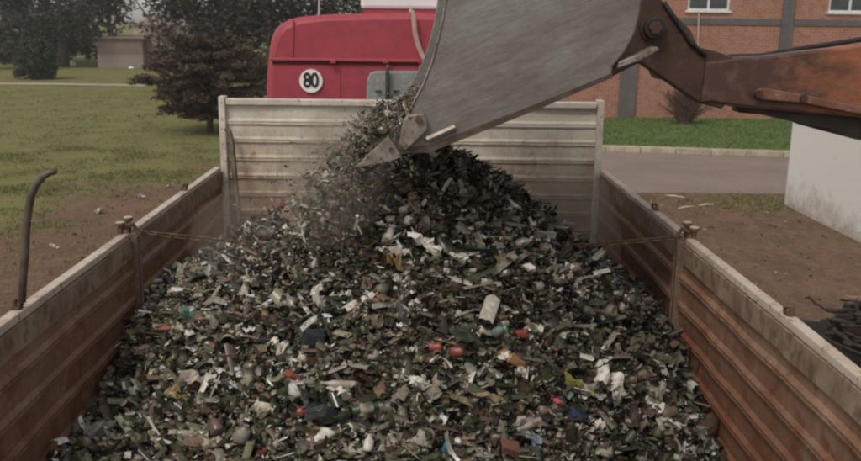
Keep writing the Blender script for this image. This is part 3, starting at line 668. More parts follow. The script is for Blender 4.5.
# back bracket and arms (two, side by side)
brk = [(598,70),(612,77),(640,62.5),(667,81),(700,103.5),(722,109),(740,90),(742,62),(728,55),(712,50),(699,47.5),(691,30),(673,12),(662,0),(655,-25),(640,-60),(600,-60),(590,0)]
YA = 4.02
def sc(u, v_): return xz(u, v_, YA)
MB().prism([sc(*q_) for q_ in brk], YA, YA+.09).build('bracket', M['arm_brown'], ld, bevel=.008)
MB().tube([at(690,75,YA+.09), at(690,75,YA+.09)+Vector((0,.55,0))], .05, 16).build('cross_tube', M['arm_brown'], ld)
armp = [(700,103),(712,102),(737,106),(790,111),(858,117),(930,123),(1100,150),(1250,200),(1300,190),(1290,120),(1150,60),(1000,40),(861,45.5),(800,52),(770,56),(735,58),(722,60),(705,62)]
for y0 in (YA-.012, YA+.65):
    ao = MB().prism([(sc(*q_)[0], sc(*q_)[1]-(.07 if y0 > YA else 0)) for q_ in (armp if y0 < YA else [(790,111)]+armp[4:13]+[(800,54)])], y0, y0+.115).build('arm', M['arm'], ld, bevel=.01)
    hi = [(861,45.5),(800,52),(770,56),(735,58),(728,60),(735,62),(772,60),(800,57),(861,50.5),(1000,44),(1000,40)]
# underside flange of the arm: wide dark plate
fl = [(737,107.5),(790,112.5),(858,118.5),(930,124.5),(1100,151.5),(1100,185),(930,150),(861,141),(837,130),(795,122.5),(760,114.5),(742,109.5)]
MB().prism([sc(*q_) for q_ in fl], YA+.05, YA+.70).build('arm_underplate', M['black'], ld)
# link bar with pins
lb = [(752,92),(755,88),(762,87.5),(800,94),(862,107),(930,121),(928,129),(862,115),(800,102.5),(757,99),(752.5,96)]
lo_ = MB().prism([sc(*q_) for q_ in lb], YA-.05, YA-.015).build('link_bar', surf('link_steel', (.13,.06,.04), (.19,.10,.07), scale=12, rough=.5, c3=(.28,.22,.18), scale3=40, lo3=.6, hi3=.7), ld, bevel=.006)
for u, v_ in ((758.5,94), (803,98)):
    q = at(u, v_, YA-.05); MB().tube([q, q+Vector((0,-.014,0))], .017, 10).build('pin', M['arm_brown'], lo_)
for u, v_, r_ in ((652.5, 28, .048),):
    q = at(u, v_, YA); o = MB().tube([q, q+Vector((0,-.05,0))], r_, 24).build('pivot_pin', M['black'], ld, bevel=.006)
    MB().tube([q+Vector((0,-.05,0)), q+Vector((0,-.062,0))], r_*.62, 6).build('pin_nut', M['arm_brown'], o, bevel=.003)
    mb = MB(); mb.lathe([(r_*1.0,0),(r_*1.22,0),(r_*1.22,.02),(r_*1.0,.02)], 24, q+Vector((0,0,0)), Matrix.Rotation(PI/2, 3, 'X')); mb.build('collar', M['arm_brown'], o)
MB().tube([at(664,2,YA-.012), at(676,20,YA-.012), at(690,42,YA-.012), at(706,56,YA-.012)], .010, 6).build('hose', M['black_rubber'], ld, smooth=True)
# hydraulic hose along the top of the arm
MB().tube([at(728,57,YA+.2), at(760,56,YA+.2), at(800,49,YA+.2), at(861,39.5,YA+.2), at(950,33,YA+.2)], .012, 8).build('hose', M['black_rubber'], ld, smooth=True)
# machine body outside the frame
OR = surf('orange_paint', (.42,.12,.035), (.25,.08,.03), scale=3, rough=.5)
MB().box2((5.2, 3.55, .8), (8.8, 5.1, 1.9)).build('body', OR, ld, bevel=.05)
MB().box2((3.95, 3.98, 1.2), (5.3, 4.78, 2.1)).build('front_frame', OR, ld, bevel=.05)
mb = MB(); mb.box2((5.5, 3.65, 3.1), (7.0, 5.0, 3.2))
for xx in (5.55, 6.95):
    for yy in (3.7, 4.95): mb.box((xx, yy, 2.5), (.08, .08, 1.25))
mb.build('cab', OR, ld); MB().box2((5.6, 3.72, 1.9), (6.9, 4.93, 3.1)).build('cab_glass', M['glass_dark'], ld)
RX = Matrix.Rotation(PI/2, 3, 'X')
for xx in (4.9, 7.8):
    for yy in (3.2, 5.45):
        mb = MB(); mb.lathe([(.35,-.2),(.62,-.2),(.68,-.14),(.68,.14),(.62,.2),(.35,.2),(.35,-.2)], 28, (xx,yy,.68), RX); o = mb.build('wheel', M['black_rubber'], ld)
        mb = MB(); mb.lathe([(.01,.1),(.34,.06),(.35,.18)], 20, (xx,yy,.68), RX); mb.lathe([(.01,-.1),(.34,-.06),(.35,-.18)], 20, (xx,yy,.68), RX); mb.build('rim', OR, o)

# ------------------------------------------------------------------ waste heap
def H(x, y):
    r = math.sqrt((x-.10)**2 + ((y-4.15)*(1.0 if y < 4.15 else 1.0))**2 + .03)
    c1 = 2.86 - (.76 + .07*sstep(x, .1, .6))*r
    r2 = math.sqrt((x+.42)**2 + (y-4.2)**2 + .05); c2 = 2.60 - .66*r2
    base = 1.79 - .07*x + .04*math.sin(x*4+1)*math.sin(y*3)
    base -= .16*max(0, abs(x)-.75)*sstep(3.9-y, 0, .6)
    k = 14; z = math.log(math.exp(k*(c1-2))+math.exp(k*(c2-2))+math.exp(k*(base-2)))/k + 2
    return z + .035*noise.noise((x*3, y*3, 5)) + .018*noise.noise((x*9, y*9, 2))
NOTED = []
def on_heap(u, v_):
    d = ray(u, v_).normalized(); s_ = 2.0
    while s_ < 8:
        q_ = EYE + d*s_
        if q_.z < H(q_.x, q_.y): NOTED.append(q_); return q_+Vector((0,0,.008))
        s_ += .01
    return EYE+d*4
# solid core under the loose pieces
mb = MB(); NX, NY = 60, 100; vs = [(XL+.005+(XR-XL-.01)*i/NX, .3+(YH-.33)*j/NY, H(XL+(XR-XL)*i/NX, .3+(YH-.33)*j/NY)-.03) for j in range(NY+1) for i in range(NX+1)]
hv = np.array(vs); hf = np.array([(j*(NX+1)+i, j*(NX+1)+i+1, (j+1)*(NX+1)+i+1, (j+1)*(NX+1)+i) for j in range(NY) for i in range(NX)])
# piece templates, all quads, unit sized
def t_shard():
    a0 = random.uniform(.35, 1.1); n_, L = 4, random.uniform(.7, 2.1); V = []
    for i in range(n_+1):
        a_ = -a0+2*a0*i/n_
        for j in (0, 1, 2): V.append((math.sin(a_)*.45, (j/2-.5)*L + random.uniform(-.14, .14)*(j != 1), math.cos(a_)*.5-.3))
    return V, [(i*3+j, i*3+j+1, (i+1)*3+j+1, (i+1)*3+j) for i in range(n_) for j in (0, 1)]
def t_sheet():
    N = 4; A = random.uniform(.25, .9); ph = random.uniform(0, 9); V = []
    for i in range(N+1):
        for j in range(N+1):
            e = .12 if i in (0, N) or j in (0, N) else .04
            V.append(((i/N-.5)+random.uniform(-e, e), (j/N-.5)*A+random.uniform(-e, e)*A, .22*math.sin(i*1.7+ph)*math.cos(j*1.5+ph)+random.uniform(-.06,.06)))
    return V, [(i*(N+1)+j, i*(N+1)+j+1, (i+1)*(N+1)+j+1, (i+1)*(N+1)+j) for i in range(N) for j in range(N)]
def t_strip():
    V = []; n_ = 8; c = random.uniform(-1.8, 1.8); tw = random.uniform(-1.2, 1.2); w_ = random.uniform(.05, .13)
    for i in range(n_+1):
        s_ = i/n_-.5; y = c*s_*s_; ta = tw*s_*2
        V += [(s_*1.5, y+w_*math.cos(ta), w_*math.sin(ta)), (s_*1.5, y-w_*math.cos(ta), -w_*math.sin(ta))]
    return V, [(2*i, 2*i+1, 2*i+3, 2*i+2) for i in range(n_)]
def t_chunk():
    j = lambda: random.uniform(.55, 1.1)
    V = [(x*.4*j(), y*.3*j(), z*.22*j()) for z in (-1, 1) for y in (-1, 1) for x in (-1, 1)]
    return V, [(0,2,3,1),(4,5,7,6),(0,1,5,4),(2,6,7,3),(0,4,6,2),(1,3,7,5)]
def t_neck():
    n_ = 8; V = []; P_ = [(.5+random.uniform(-.1,.1), -.5), (.42, -.2), (.22, .1), (.19, .45), (.23, .46), (.22, .55)]
    for k, (r, h_) in enumerate(P_):
        for i in range(n_): V.append((r*math.cos(2*PI*i/n_), r*math.sin(2*PI*i/n_), h_ + (random.uniform(-.25,.2) if k == 0 else 0)))
    return V, [(k*n_+i, k*n_+(i+1) % n_, (k+1)*n_+(i+1) % n_, (k+1)*n_+i) for k in range(len(P_)-1) for i in range(n_)]
def t_base():
    n_ = 8; V = []; P_ = [(.05, -.1), (.38, -.16), (.45, -.1), (.45, .2), (.45, .45)]
    for k, (r, h_) in enumerate(P_):
        for i in range(n_): V.append((r*math.cos(2*PI*i/n_), r*math.sin(2*PI*i/n_), h_ + (random.uniform(-.45,.2) if k == 4 else 0)))
    return V, [(k*n_+i, k*n_+(i+1) % n_, (k+1)*n_+(i+1) % n_, (k+1)*n_+i) for k in range(len(P_)-1) for i in range(n_)]
TT = [(t_shard, 14, .40), (t_sheet, 14, .26), (t_strip, 12, .16), (t_chunk, 6, .08), (t_neck, 5, .05), (t_base, 5, .05)]
PAL = [((.028,.033,.018), .19, .22), ((.06,.062,.034), .16, .3), ((.115,.112,.065), .14, .4), ((.055,.036,.024), .16, .35), ((.13,.085,.055), .13, .6),
       ((.018,.015,.012), .12, .45), ((.17,.155,.115), .15, .35), ((.30,.275,.22), .12, .3), ((.50,.47,.40), .075, .5), ((.70,.67,.60), .032, .55),
       ((.22,.055,.04), .003, .5), ((.07,.12,.11), .003, .5), ((.06,.075,.13), .002, .5), ((.22,.16,.09), .012, .6)]
pw = np.array([p_[1] for p_ in PAL]); pw /= pw.sum()
def pieces(name, pos, size, m, palw=None, tilt=.9, light=None, kw=None):
    """scatter one mesh of many individual fragments at the given centres"""
    N = len(pos); kinds = [(f, k) for f, nv, _ in TT for k in range(nv)]; w_ = np.array([wt/nv for f, nv, wt in TT for k in range(nv)]); w_ /= w_.sum()
    if kw is not None: w_ = np.array([kw[f.__name__]/nv for f, nv, wt in TT for k in range(nv)]); w_ /= w_.sum()
    ch = rng.choice(len(kinds), N, p=w_); Vs = []; Fs = []; Cs = []; Gs = []; b0 = 0
    pal = np.array([p_[0] for p_ in PAL]); pg = np.array([p_[2] for p_ in PAL])
    for ki, (f, _) in enumerate(kinds):
        idx = np.nonzero(ch == ki)[0]
        if len(idx) == 0: continue
        V, F = f(); V = np.array(V); F = np.array(F); n_ = len(idx)
        an = rng.uniform(0, 2*PI, n_); tl = rng.normal(0, tilt, n_); az = rng.uniform(0, 2*PI, n_)
        ca, sa, ct, st_, cz, sz = np.cos(an), np.sin(an), np.cos(tl), np.sin(tl), np.cos(az), np.sin(az); o_, z_ = np.ones(n_), np.zeros(n_)
        mk = lambda r: np.stack([np.stack(q_, -1) for q_ in r], 1)
        Rm = mk([(cz,-sz,z_),(sz,cz,z_),(z_,z_,o_)]) @ mk([(o_,z_,z_),(z_,ct,-st_),(z_,st_,ct)]) @ mk([(ca,-sa,z_),(sa,ca,z_),(z_,z_,o_)])
        W = np.einsum('nij,vj->nvi', Rm, V)*size[idx][:, None, None]*(1.5 if f is t_strip else 1) + pos[idx][:, None, :]
        Vs.append(W.reshape(-1, 3)); Fs.append((F[None]+(np.arange(n_)*len(V))[:, None, None]+b0).reshape(-1, 4)); b0 += n_*len(V)
        ci = rng.choice(len(PAL), n_, p=pw if palw is None else palw); c = pal[ci]*rng.uniform(.65, 1.35, (n_, 1))
        if light is not None: c = c*light[idx][:, None]
        g_ = np.clip(pg[ci]*rng.uniform(.6, 1.5, n_), .08, .95)
        Cs.append(np.repeat(np.clip(c, 0, .72), len(F), axis=0)); Gs.append(np.repeat(g_, len(F)))
    o = quads(name, np.concatenate(Vs), np.concatenate(Fs), m); settone(o, np.concatenate(Cs), np.concatenate(Gs)); return o
deb = attrmat('waste', .4, .5, True, vary=.45, vscale=55)
core = quads('core', hv, hf, surf('waste_fines', (.035,.03,.022), (.07,.06,.045), scale=40, rough=.8, c3=(.16,.14,.11), scale3=120, lo3=.6, hi3=.68), True); 

# material pouring over the lip of the bucket
pp = []
lip0, lip1 = xz(400, 148, YB), xz(430, 60, YB)
for i in range(6500):             # falling in the open air
    y = YB + .05 + random.random()**1.3*(WB-.25); s_ = random.random()**.75
    x = lip0[0] - .04 - .27*s_**.75 + random.gauss(0, .02+.075*s_) - (random.random()**4)*.35*s_; z = lip0[1]+.05 - s_**1.6*.6 + random.gauss(0, .03)
    if z > H(x, y)+.0: pp.append((x, y, z))
for i in range(500):              # the last of the load sliding over the lip
    y = random.uniform(YB+.04, YB+WB-.05); s_ = random.random(); x = lip0[0]-.04+s_*.22; z = lip0[1]+.02+s_*.16+ random.random()*.04
    pp.append((x, y, z))
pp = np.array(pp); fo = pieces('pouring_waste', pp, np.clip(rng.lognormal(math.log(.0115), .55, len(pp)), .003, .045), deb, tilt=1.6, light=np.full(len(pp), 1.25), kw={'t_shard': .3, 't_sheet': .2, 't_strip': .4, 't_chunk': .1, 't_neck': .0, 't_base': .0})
tag(fo, 'stream of fine waste pouring over the bucket teeth onto the heap', 'falling waste', kind='stuff')

# ------------------------------------------------------------------ single pieces lying on the heap
pm_cache = {}
def pmat(c, rough, name='waste_item'):
    k = (tuple(c), rough, name)
    if k not in pm_cache: pm_cache[k] = surf(name, c, tuple(x*.72 for x in c), scale=18, lo=.42, hi=.62, rough=rough, c3=tuple(min(.5, x*.45+.03) for x in c), scale3=45, lo3=.57, hi3=.68, spec=.5, bs=.4, bd=.003)
    return pm_cache[k]
def rotm(yaw, tilt, roll=0): return (Matrix.Rotation(yaw, 4, 'Z') @ Matrix.Rotation(tilt, 4, 'Y') @ Matrix.Rotation(roll, 4, 'X'))
def place(o, q_, yaw, tilt, roll=0, up=.01):
    o.matrix_world = Matrix.Translation(q_+Vector((0,0,up))) @ rotm(yaw, tilt, roll); return o
def lathe_obj(name, prof, m, par=None, n=14, dent=0.0):
    mb = MB(); mb.lathe(prof, n)
    if dent: 
        ph = random.uniform(0, 9); mb.v = [(x*(1+dent*math.sin(ph+z*60+x*40)), y*(1-dent*1.6*abs(math.cos(ph+z*30))), z) for x, y, z in mb.v]
    o = mb.build(name, m, smooth=True)
    if par is not None: o.parent = par
    return o
def bottle(q_, c, label, group=None, L=.2, r=.033, yaw=0, tilt=1.3, capc=None, labc=None, name='bottle', cat='bottle'):
    L *= .82; r *= .74; labc = labc or ((.30,.27,.21) if L > .1 and name == 'bottle' and capc is None else None)
    o = lathe_obj(name, [(.001,0),(r*.9,0),(r,.008),(r,L*.55),(r*.85,L*.66),(r*.42,L*.8),(r*.36,L*.93),(r*.42,L*.94),(r*.42,L*.99),(r*.3,L*.99)], pmat(c, .25, 'bottle_glass'), dent=.13)
    o.scale = (1, 1, 1)
    if labc: lathe_obj('paper_label', [(r*1.02,L*.18),(r*1.03,L*.19),(r*1.03,L*.46),(r*1.02,L*.47)], pmat(labc, .7, 'paper_label'), o)
    if capc: lathe_obj('cap', [(.001,L*1.015),(r*.5,L*1.01),(r*.5,L*.93),(r*.45,L*.93)], pmat(capc, .5, 'plastic'), o, 10)
    place(o, q_, yaw, tilt, up=(-.004 if group else .01)); return tag(o, label, cat, group)
def can(q_, c, label, group=None, L=.11, r=.032, yaw=0, tilt=1.4, name='can', crush=.24):
    o = lathe_obj(name, [(.001,.004),(r*.8,.002),(r,.01),(r,L*.3),(r*.94,L*.5),(r,L*.7),(r,L-.012),(r*.82,L-.002),(r*.8,L-.006)], pmat(c, .35, 'can_metal'), dent=crush)
    lathe_obj('can_lid', [(.001,L-.008),(r*.79,L-.007)], M['steel_pin'], o)
    place(o, q_, yaw, tilt, up=.003); return tag(o, label, 'can', group)
def crumple(name, q_, c, size, label, cat, group=None, asp=.6, yaw=0, tilt=.4, rough=.5, amp=.2, N=9, up=.015):
    V = []; ph = random.uniform(0, 50)
    for i in range(N+1):
        for j in range(N+1):
            a_, b_ = i/N-.5, j/N-.5; nz = noise.noise((a_*3+ph, b_*3, ph)); n2 = noise.noise((a_*9, b_*9+ph, 3))
            e = 1+.5*noise.noise((math.atan2(b_, a_)*1.4+ph, 7, 1))
            V.append((a_*size*e, b_*size*asp*e, size*(amp*nz*2+amp*.5*n2)))
    mb = MB(); mb.add(V, [(i*(N+1)+j, i*(N+1)+j+1, (i+1)*(N+1)+j+1, (i+1)*(N+1)+j) for i in range(N) for j in range(N)])
    o = mb.build(name, pmat(c, rough, 'film')); sf = o.modifiers.new('thickness', 'SOLIDIFY'); sf.thickness = .0025
    place(o, q_, yaw, tilt, up=up); return tag(o, label, cat, group)
def carton(q_, c, d, label, name='carton', cat='box', yaw=0, tilt=.3, roll=.2, flap=None, group=None):
    mb = MB(); mb.box((0,0,0), d); mb.v = [(x+random.uniform(-.1,.1)*d[0], y+random.uniform(-.1,.1)*d[1], z+random.uniform(-.12,.12)*d[2]) for x, y, z in mb.v]
    o = mb.build(name, pmat(c, .7, 'card'), bevel=.003)
    if flap: 
        f_ = MB().box((d[0]*.5, 0, d[2]*.35), (d[0]*.5, d[1]*.9, .004), Matrix.Rotation(-.5, 3, 'Y')).build('flap', pmat(flap, .7, 'card')); f_.parent = o
    place(o, q_, yaw, tilt, roll); return tag(o, label, cat, group)
h_ = on_heap
WH = (.62,.58,.50)
crumple('plastic_sheet', h_(425,251), (.66,.62,.55), .15, 'bright white crumpled plastic sheet, largest on the upper middle of the heap', 'plastic sheet', yaw=-.2, asp=.5, up=.03)
crumple('white_rag', h_(404,259), (.5,.46,.4), .12, 'greyish white rag just left of the bright plastic sheet', 'rag', yaw=.8)
crumple('plastic_scrap', h_(449,257), WH, .07, 'small white scrap right of the bright plastic sheet', 'plastic scrap', asp=.4, yaw=-.6)
o = lathe_obj('pale_disc', [(.001,.004),(.03,.003),(.037,0),(.04,.006),(.039,.011),(.033,.01),(.001,.012)], pmat((.36,.34,.29), .5, 'lid'), n=20); place(o, h_(341,253), .3, .7, up=.03); tag(o, 'pale round jar lid facing up on the upper left of the heap', 'lid')
crumple('plastic_scrap', h_(312,252), WH, .07, 'white scrap left of the pale round lid', 'plastic scrap', yaw=1)
crumple('plastic_scrap', h_(383,230), WH, .055, 'small white scrap at the foot of the pouring stream', 'plastic scrap', yaw=.4)
crumple('foil', h_(396,268), (.34,.22,.10), .13, 'golden brown crumpled foil in the middle of the upper heap', 'foil', yaw=1.4, asp=.45, rough=.35)
crumple('torn_plastic', h_(325,303), WH, .11, 'white crescent of torn plastic on the left flank', 'plastic scrap', yaw=.2, asp=.5, amp=.35)
crumple('plastic_scrap', h_(349,300), WH, .075, 'white scrap right of the white crescent', 'plastic scrap', yaw=.9)
carton(h_(367,304), (.6,.56,.5), (.045,.035,.02), 'small white block left of centre on the heap', 'white_block', 'block', yaw=.5)
crumple('torn_plastic', h_(280,351), (.66,.6,.52), .085, 'curled white plastic piece left of the black box', 'plastic scrap', yaw=.6, asp=.8, amp=.4)
carton(h_(314,344), (.022,.026,.028), (.085,.06,.06), 'black box half buried on the left of the heap', 'black_box', 'box', yaw=.2)
can(h_(428,351), (.24,.055,.045), 'left of two bright red cans near the middle of the heap', yaw=.1, L=.055, r=.02)
can(h_(450,355), (.22,.055,.045), 'right of two bright red cans near the middle of the heap', yaw=-.35, L=.06, r=.018)
crumple('plastic_scrap', h_(413,357), WH, .07, 'white scrap left of the two red cans', 'plastic scrap', yaw=1.2)
carton(h_(512,362), (.36,.20,.09), (.075,.07,.03), 'tan orange cardboard box right of the red cans', yaw=.5, tilt=.5, flap=(.33,.09,.06))
bottle(h_(494,338), (.14,.18,.17), 'grey blue bottle with a teal cap above the tan box', L=.09, r=.025, yaw=-.9, tilt=1.0, capc=(.10,.32,.27))
can(h_(515,336), (.21,.05,.04), 'small red can just right of the teal capped bottle', L=.06, r=.018, yaw=-.6)
crumple('cardboard_scrap', h_(489,402), (.28,.23,.13), .12, 'flat tan cardboard scrap below the tan box', 'cardboard', yaw=.5, asp=.75, amp=.08)
crumple('cardboard_scrap', h_(460,404), (.2,.18,.09), .09, 'olive square scrap left of the flat tan cardboard', 'cardboard', yaw=.2, asp=.9, amp=.08)
carton(h_(577,421), (.022,.032,.075), (.06,.05,.04), 'dark blue box on the lower right of the heap', 'blue_box', 'box', yaw=.1)
crumple('plastic_scrap', h_(556,407), (.4,.06,.07), .045, 'small red scrap left of the blue box', 'plastic scrap')
crumple('yellow_bag', h_(577,390), (.25,.24,.07), .10, 'yellow green crumpled bag above the blue box', 'bag', yaw=.3)
crumple('torn_bag', h_(607,382), (.6,.56,.5), .13, 'torn white bag spread like a star at the right of the heap', 'bag', yaw=-.4, asp=.8, amp=.3)
crumple('plastic_scrap', h_(617,402), (.5,.45,.4), .09, 'off white strip below the torn star shaped bag', 'plastic scrap', yaw=1.5, asp=.35)
crumple('cream_rag', h_(266,414), (.55,.50,.38), .09, 'cream coloured rag at the lower left of the heap', 'rag', asp=.7, amp=.3)
can(h_(296,417), (.24,.065,.05), 'red can beside the cream coloured rag', L=.07, r=.02, yaw=.3)
bottle(h_(540,425), (.4,.33,.29), 'long pale pink tube lying diagonally at the bottom right', L=.17, r=.018, yaw=-2.3, tilt=1.5, name='plastic_tube', cat='tube')
crumple('film_sheet', h_(530,443), (.20,.25,.28), .10, 'blue grey folded film beside the pale pink tube', 'film', yaw=-.9, asp=.6, rough=.2)
carton(h_(447,452), (.05,.22,.27), (.026,.02,.035), 'small turquoise box at the bottom centre', 'turquoise_box', 'box', yaw=.2)
carton(h_(510,453), (.17,.07,.05), (.07,.06,.04), 'brown red block at the bottom edge right of centre', 'brown_block', 'block', yaw=.2)
bottle(h_(368,456), (.58,.55,.49), 'white jar at the bottom edge left of centre', L=.07, r=.03, yaw=1.4, tilt=.5, name='jar', cat='jar')
bottle(h_(356,390), (.34,.29,.25), 'pale beige bottle lying crosswise below the black box', L=.16, r=.021, yaw=PI, tilt=1.5)
crumple('black_bag', h_(336,421), (.018,.02,.018), .22, 'black plastic bag lying flat in the lower middle of the heap', 'bag', yaw=.2, asp=.4, amp=.15, rough=.3)
bottle(h_(352,416), (.035,.055,.027), 'dark green bottle across the black plastic bag', L=.2, r=.028, yaw=.2, tilt=1.4)
bottle(h_(240,446), (.22,.21,.17), 'clear dusty jar at the lower left beside the brown jar', L=.08, r=.04, yaw=.3, tilt=.4, name='jar', cat='jar')
bottle(h_(218,438), (.13,.09,.075), 'brown dusty jar left of the clear one at the lower left', L=.09, r=.04, yaw=2.2, tilt=.9, name='jar', cat='jar')
bottle(h_(178,441), (.13,.15,.075), 'pale green flattened bottle at the lower left', L=.15, r=.032, yaw=.2, tilt=1.35)
crumple('gold_foil', h_(180,401), (.28,.21,.10), .09, 'golden star shaped foil near the left wall', 'foil', asp=.8, amp=.25)
crumple('teal_film', h_(193,322), (.07,.17,.14), .11, 'faded teal film at the left edge of the heap under the chain', 'film', yaw=-.3, asp=.5)
crumple('plastic_scrap', h_(101,438), (.3,.29,.27), .10, 'greyish plastic cup piece at the far lower left of the heap', 'plastic scrap', asp=.8, amp=.35)
crumple('plastic_scrap', h_(420,388), WH, .085, 'white oblong scrap in the middle below the red cans', 'plastic scrap', asp=.5)
crumple('plastic_scrap', h_(345,398), (.6,.56,.5), .09, 'white triangular scrap above the black plastic bag', 'plastic scrap', yaw=.5, asp=.7)
crumple('paper', h_(200,385), (.45,.38,.32), .12, 'crumpled beige paper on the left of the heap', 'paper', yaw=.7, asp=.5)
carton(h_(529,272), (.58,.55,.48), (.05,.035,.02), 'small white block on the dark right flank', 'white_block', 'block', yaw=-.9)
# groups of lookalikes
def scatter(n_, fn, xr=(-1.15, 1.05), yr=(2.75, 4.9)):
    k = 0
    while k < n_:
        x, y = random.uniform(*xr), random.uniform(*yr)
        if y > 3.6 and x < .35: continue
        fn(Vector((x, y, H(x, y)))); k += 1
scatter(8, lambda q_: bottle(q_, random.choice([(.035,.045,.026),(.055,.065,.036),(.04,.045,.028)]), 'green glass bottle half buried among the fragments', 'green bottles in the heap', L=random.uniform(.09,.15), r=random.uniform(.018,.025), yaw=random.uniform(0,6.3), tilt=random.uniform(1.1,1.8)))
scatter(5, lambda q_: bottle(q_, random.choice([(.08,.045,.025),(.06,.03,.018)]), 'brown glass bottle half buried among the fragments', 'brown bottles in the heap', L=random.uniform(.09,.15), r=random.uniform(.018,.025), yaw=random.uniform(0,6.3), tilt=random.uniform(1.1,1.8)))
scatter(7, lambda q_: bottle(q_, (.2,.19,.165), 'clear dusty glass jar lying among the fragments', 'clear jars in the heap', L=random.uniform(.07,.11), r=random.uniform(.025,.035), yaw=random.uniform(0,6.3), tilt=random.uniform(.6,1.8), name='jar', cat='jar'))
scatter(75, lambda q_: crumple('plastic_scrap', q_, random.choice([(.55,.51,.45),(.4,.36,.31),(.3,.27,.22)]), random.uniform(.035,.085), 'small off white scrap scattered on the heap', 'plastic scrap', 'pale scraps scattered on the heap', yaw=random.uniform(0,6.3), tilt=random.uniform(-.7,.7), amp=random.uniform(.1,.35), asp=random.uniform(.3,.9), N=6))
scatter(6, lambda q_: can(q_, random.choice([(.25,.23,.2),(.16,.12,.09)]), 'crushed dull metal can among the fragments', 'crushed cans in the heap', yaw=random.uniform(0,6.3), L=.08, r=.026))

def clear(P, rad, drop=True):       # loose pieces leave the tops of the larger items free
    Q = np.array([(q_.x, q_.y) for q_ in NOTED]); d = np.sqrt(((P[:, None, :2]-Q[None])**2).sum(2)).min(1); return d > rad
N = 62000; px_ = rng.uniform(XL+.03, XR-.03, N); py_ = rng.uniform(1.8, YH-.05, N)
pos = np.array([(x, y, H(x, y)) for x, y in zip(px_, py_)]); pos[:, 2] += rng.normal(.002, .014, N)
pos[~clear(pos, .045), 2] -= .022
size = np.clip(rng.lognormal(math.log(.028), .50, N), .009, .09)
left = (np.clip((.8-px_)*.6, 0, 1)*.75 + .76)*(1-.42*np.clip((py_-3.3)*.9, 0, 1)*np.clip((px_+.25)*2.2, 0, 1))        # dustier, paler pieces on the left flank under the pour; darker at right rear
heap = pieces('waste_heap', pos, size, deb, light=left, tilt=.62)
bp0 = np.array([(x, y, H(x, y)+.008) for x, y in zip(rng.uniform(XL+.06, XR-.06, 1500), rng.uniform(1.9, YH-.1, 1500))]); bp0 = bp0[clear(bp0, .10)]
big = pieces('broken_containers', bp0, np.clip(rng.lognormal(math.log(.046), .28, len(bp0)), .03, .08), deb,
             tilt=.55, kw={'t_shard': .3, 't_sheet': .2, 't_strip': .2, 't_chunk': .03, 't_neck': .15, 't_base': .15}); big.parent = heap; big['kind'] = 'stuff'
tag(heap, 'heap of crushed glass and mixed waste filling the truck bed', 'waste heap', kind='stuff')
core.parent = heap; core['kind'] = 'stuff'
# ------------------------------------------------------------------ litter and scrap on the ground
for u, v_, L, lab in ((675, 196.5, .32, 'upper left pale stick on the bare ground at right'), (686, 207.5, .34, 'lower pale stick on the bare ground at right'), (706, 205, .3, 'right hand pale stick on the bare ground at right')):
    q_ = atz(u, v_, .02); d = Vector((L/2, random.uniform(-.12,.12), 0)); mb = MB(); mb.tube([q_-d, q_+Vector((0,0,.01)), q_+d], [.014,.022,.012], 6)
    tag(mb.build('stick', surf('pale_wood', (.55,.46,.38), (.42,.34,.27), rough=.8), loc=q_), lab, 'stick')
for u, v_, s_, lab in ((99, 212, .14, 'white crumpled paper in the middle of the left dirt patch'), (170, 186, .09, 'white scrap on the left dirt just beyond the bed rail'), (142, 197, .10, 'pale scrap on the left dirt near the bed rail'),
                       (54, 247, .07, 'tiny pale scrap left of the truck, lowest in view'), (33, 222, .06, 'tiny white scrap on the dark grass beside the curved lever'), (138, 116, .12, 'lone white scrap far out on the green field')):
    crumple('paper_scrap', atz(u, v_, .03), (.55,.48,.42), s_*1.6, lab, 'paper scrap', N=5, yaw=random.random()*3)
pb = []
for i in range(240):      # stones on the bare earth to the right
    x = random.uniform(3.0, 6.8); y = random.uniform(8, 17.4); pb.append((x, y, .012))
for i in range(70):
    y = random.uniform(9.5, 18); x = random.uniform(-.45*y-1, -2.2); pb.append((x, y, .012))
pb = np.array(pb)
TT2 = TT; TT = [(t_chunk, 8, 1.0)]
PAL2 = PAL; PAL = [((.13,.10,.08), .6, .9), ((.28,.23,.19), .3, .9), ((.06,.05,.04), .3, .9)]; pw = np.array([p_[1] for p_ in PAL]); pw /= pw.sum()
st = pieces('gravel', pb, np.clip(rng.lognormal(math.log(.028), .6, len(pb)), .01, .10), attrmat('stones', .9, .1), tilt=.3); tag(st, 'loose stones scattered over the bare brown earth', 'stones', kind='stuff')
TT = TT2; PAL = PAL2
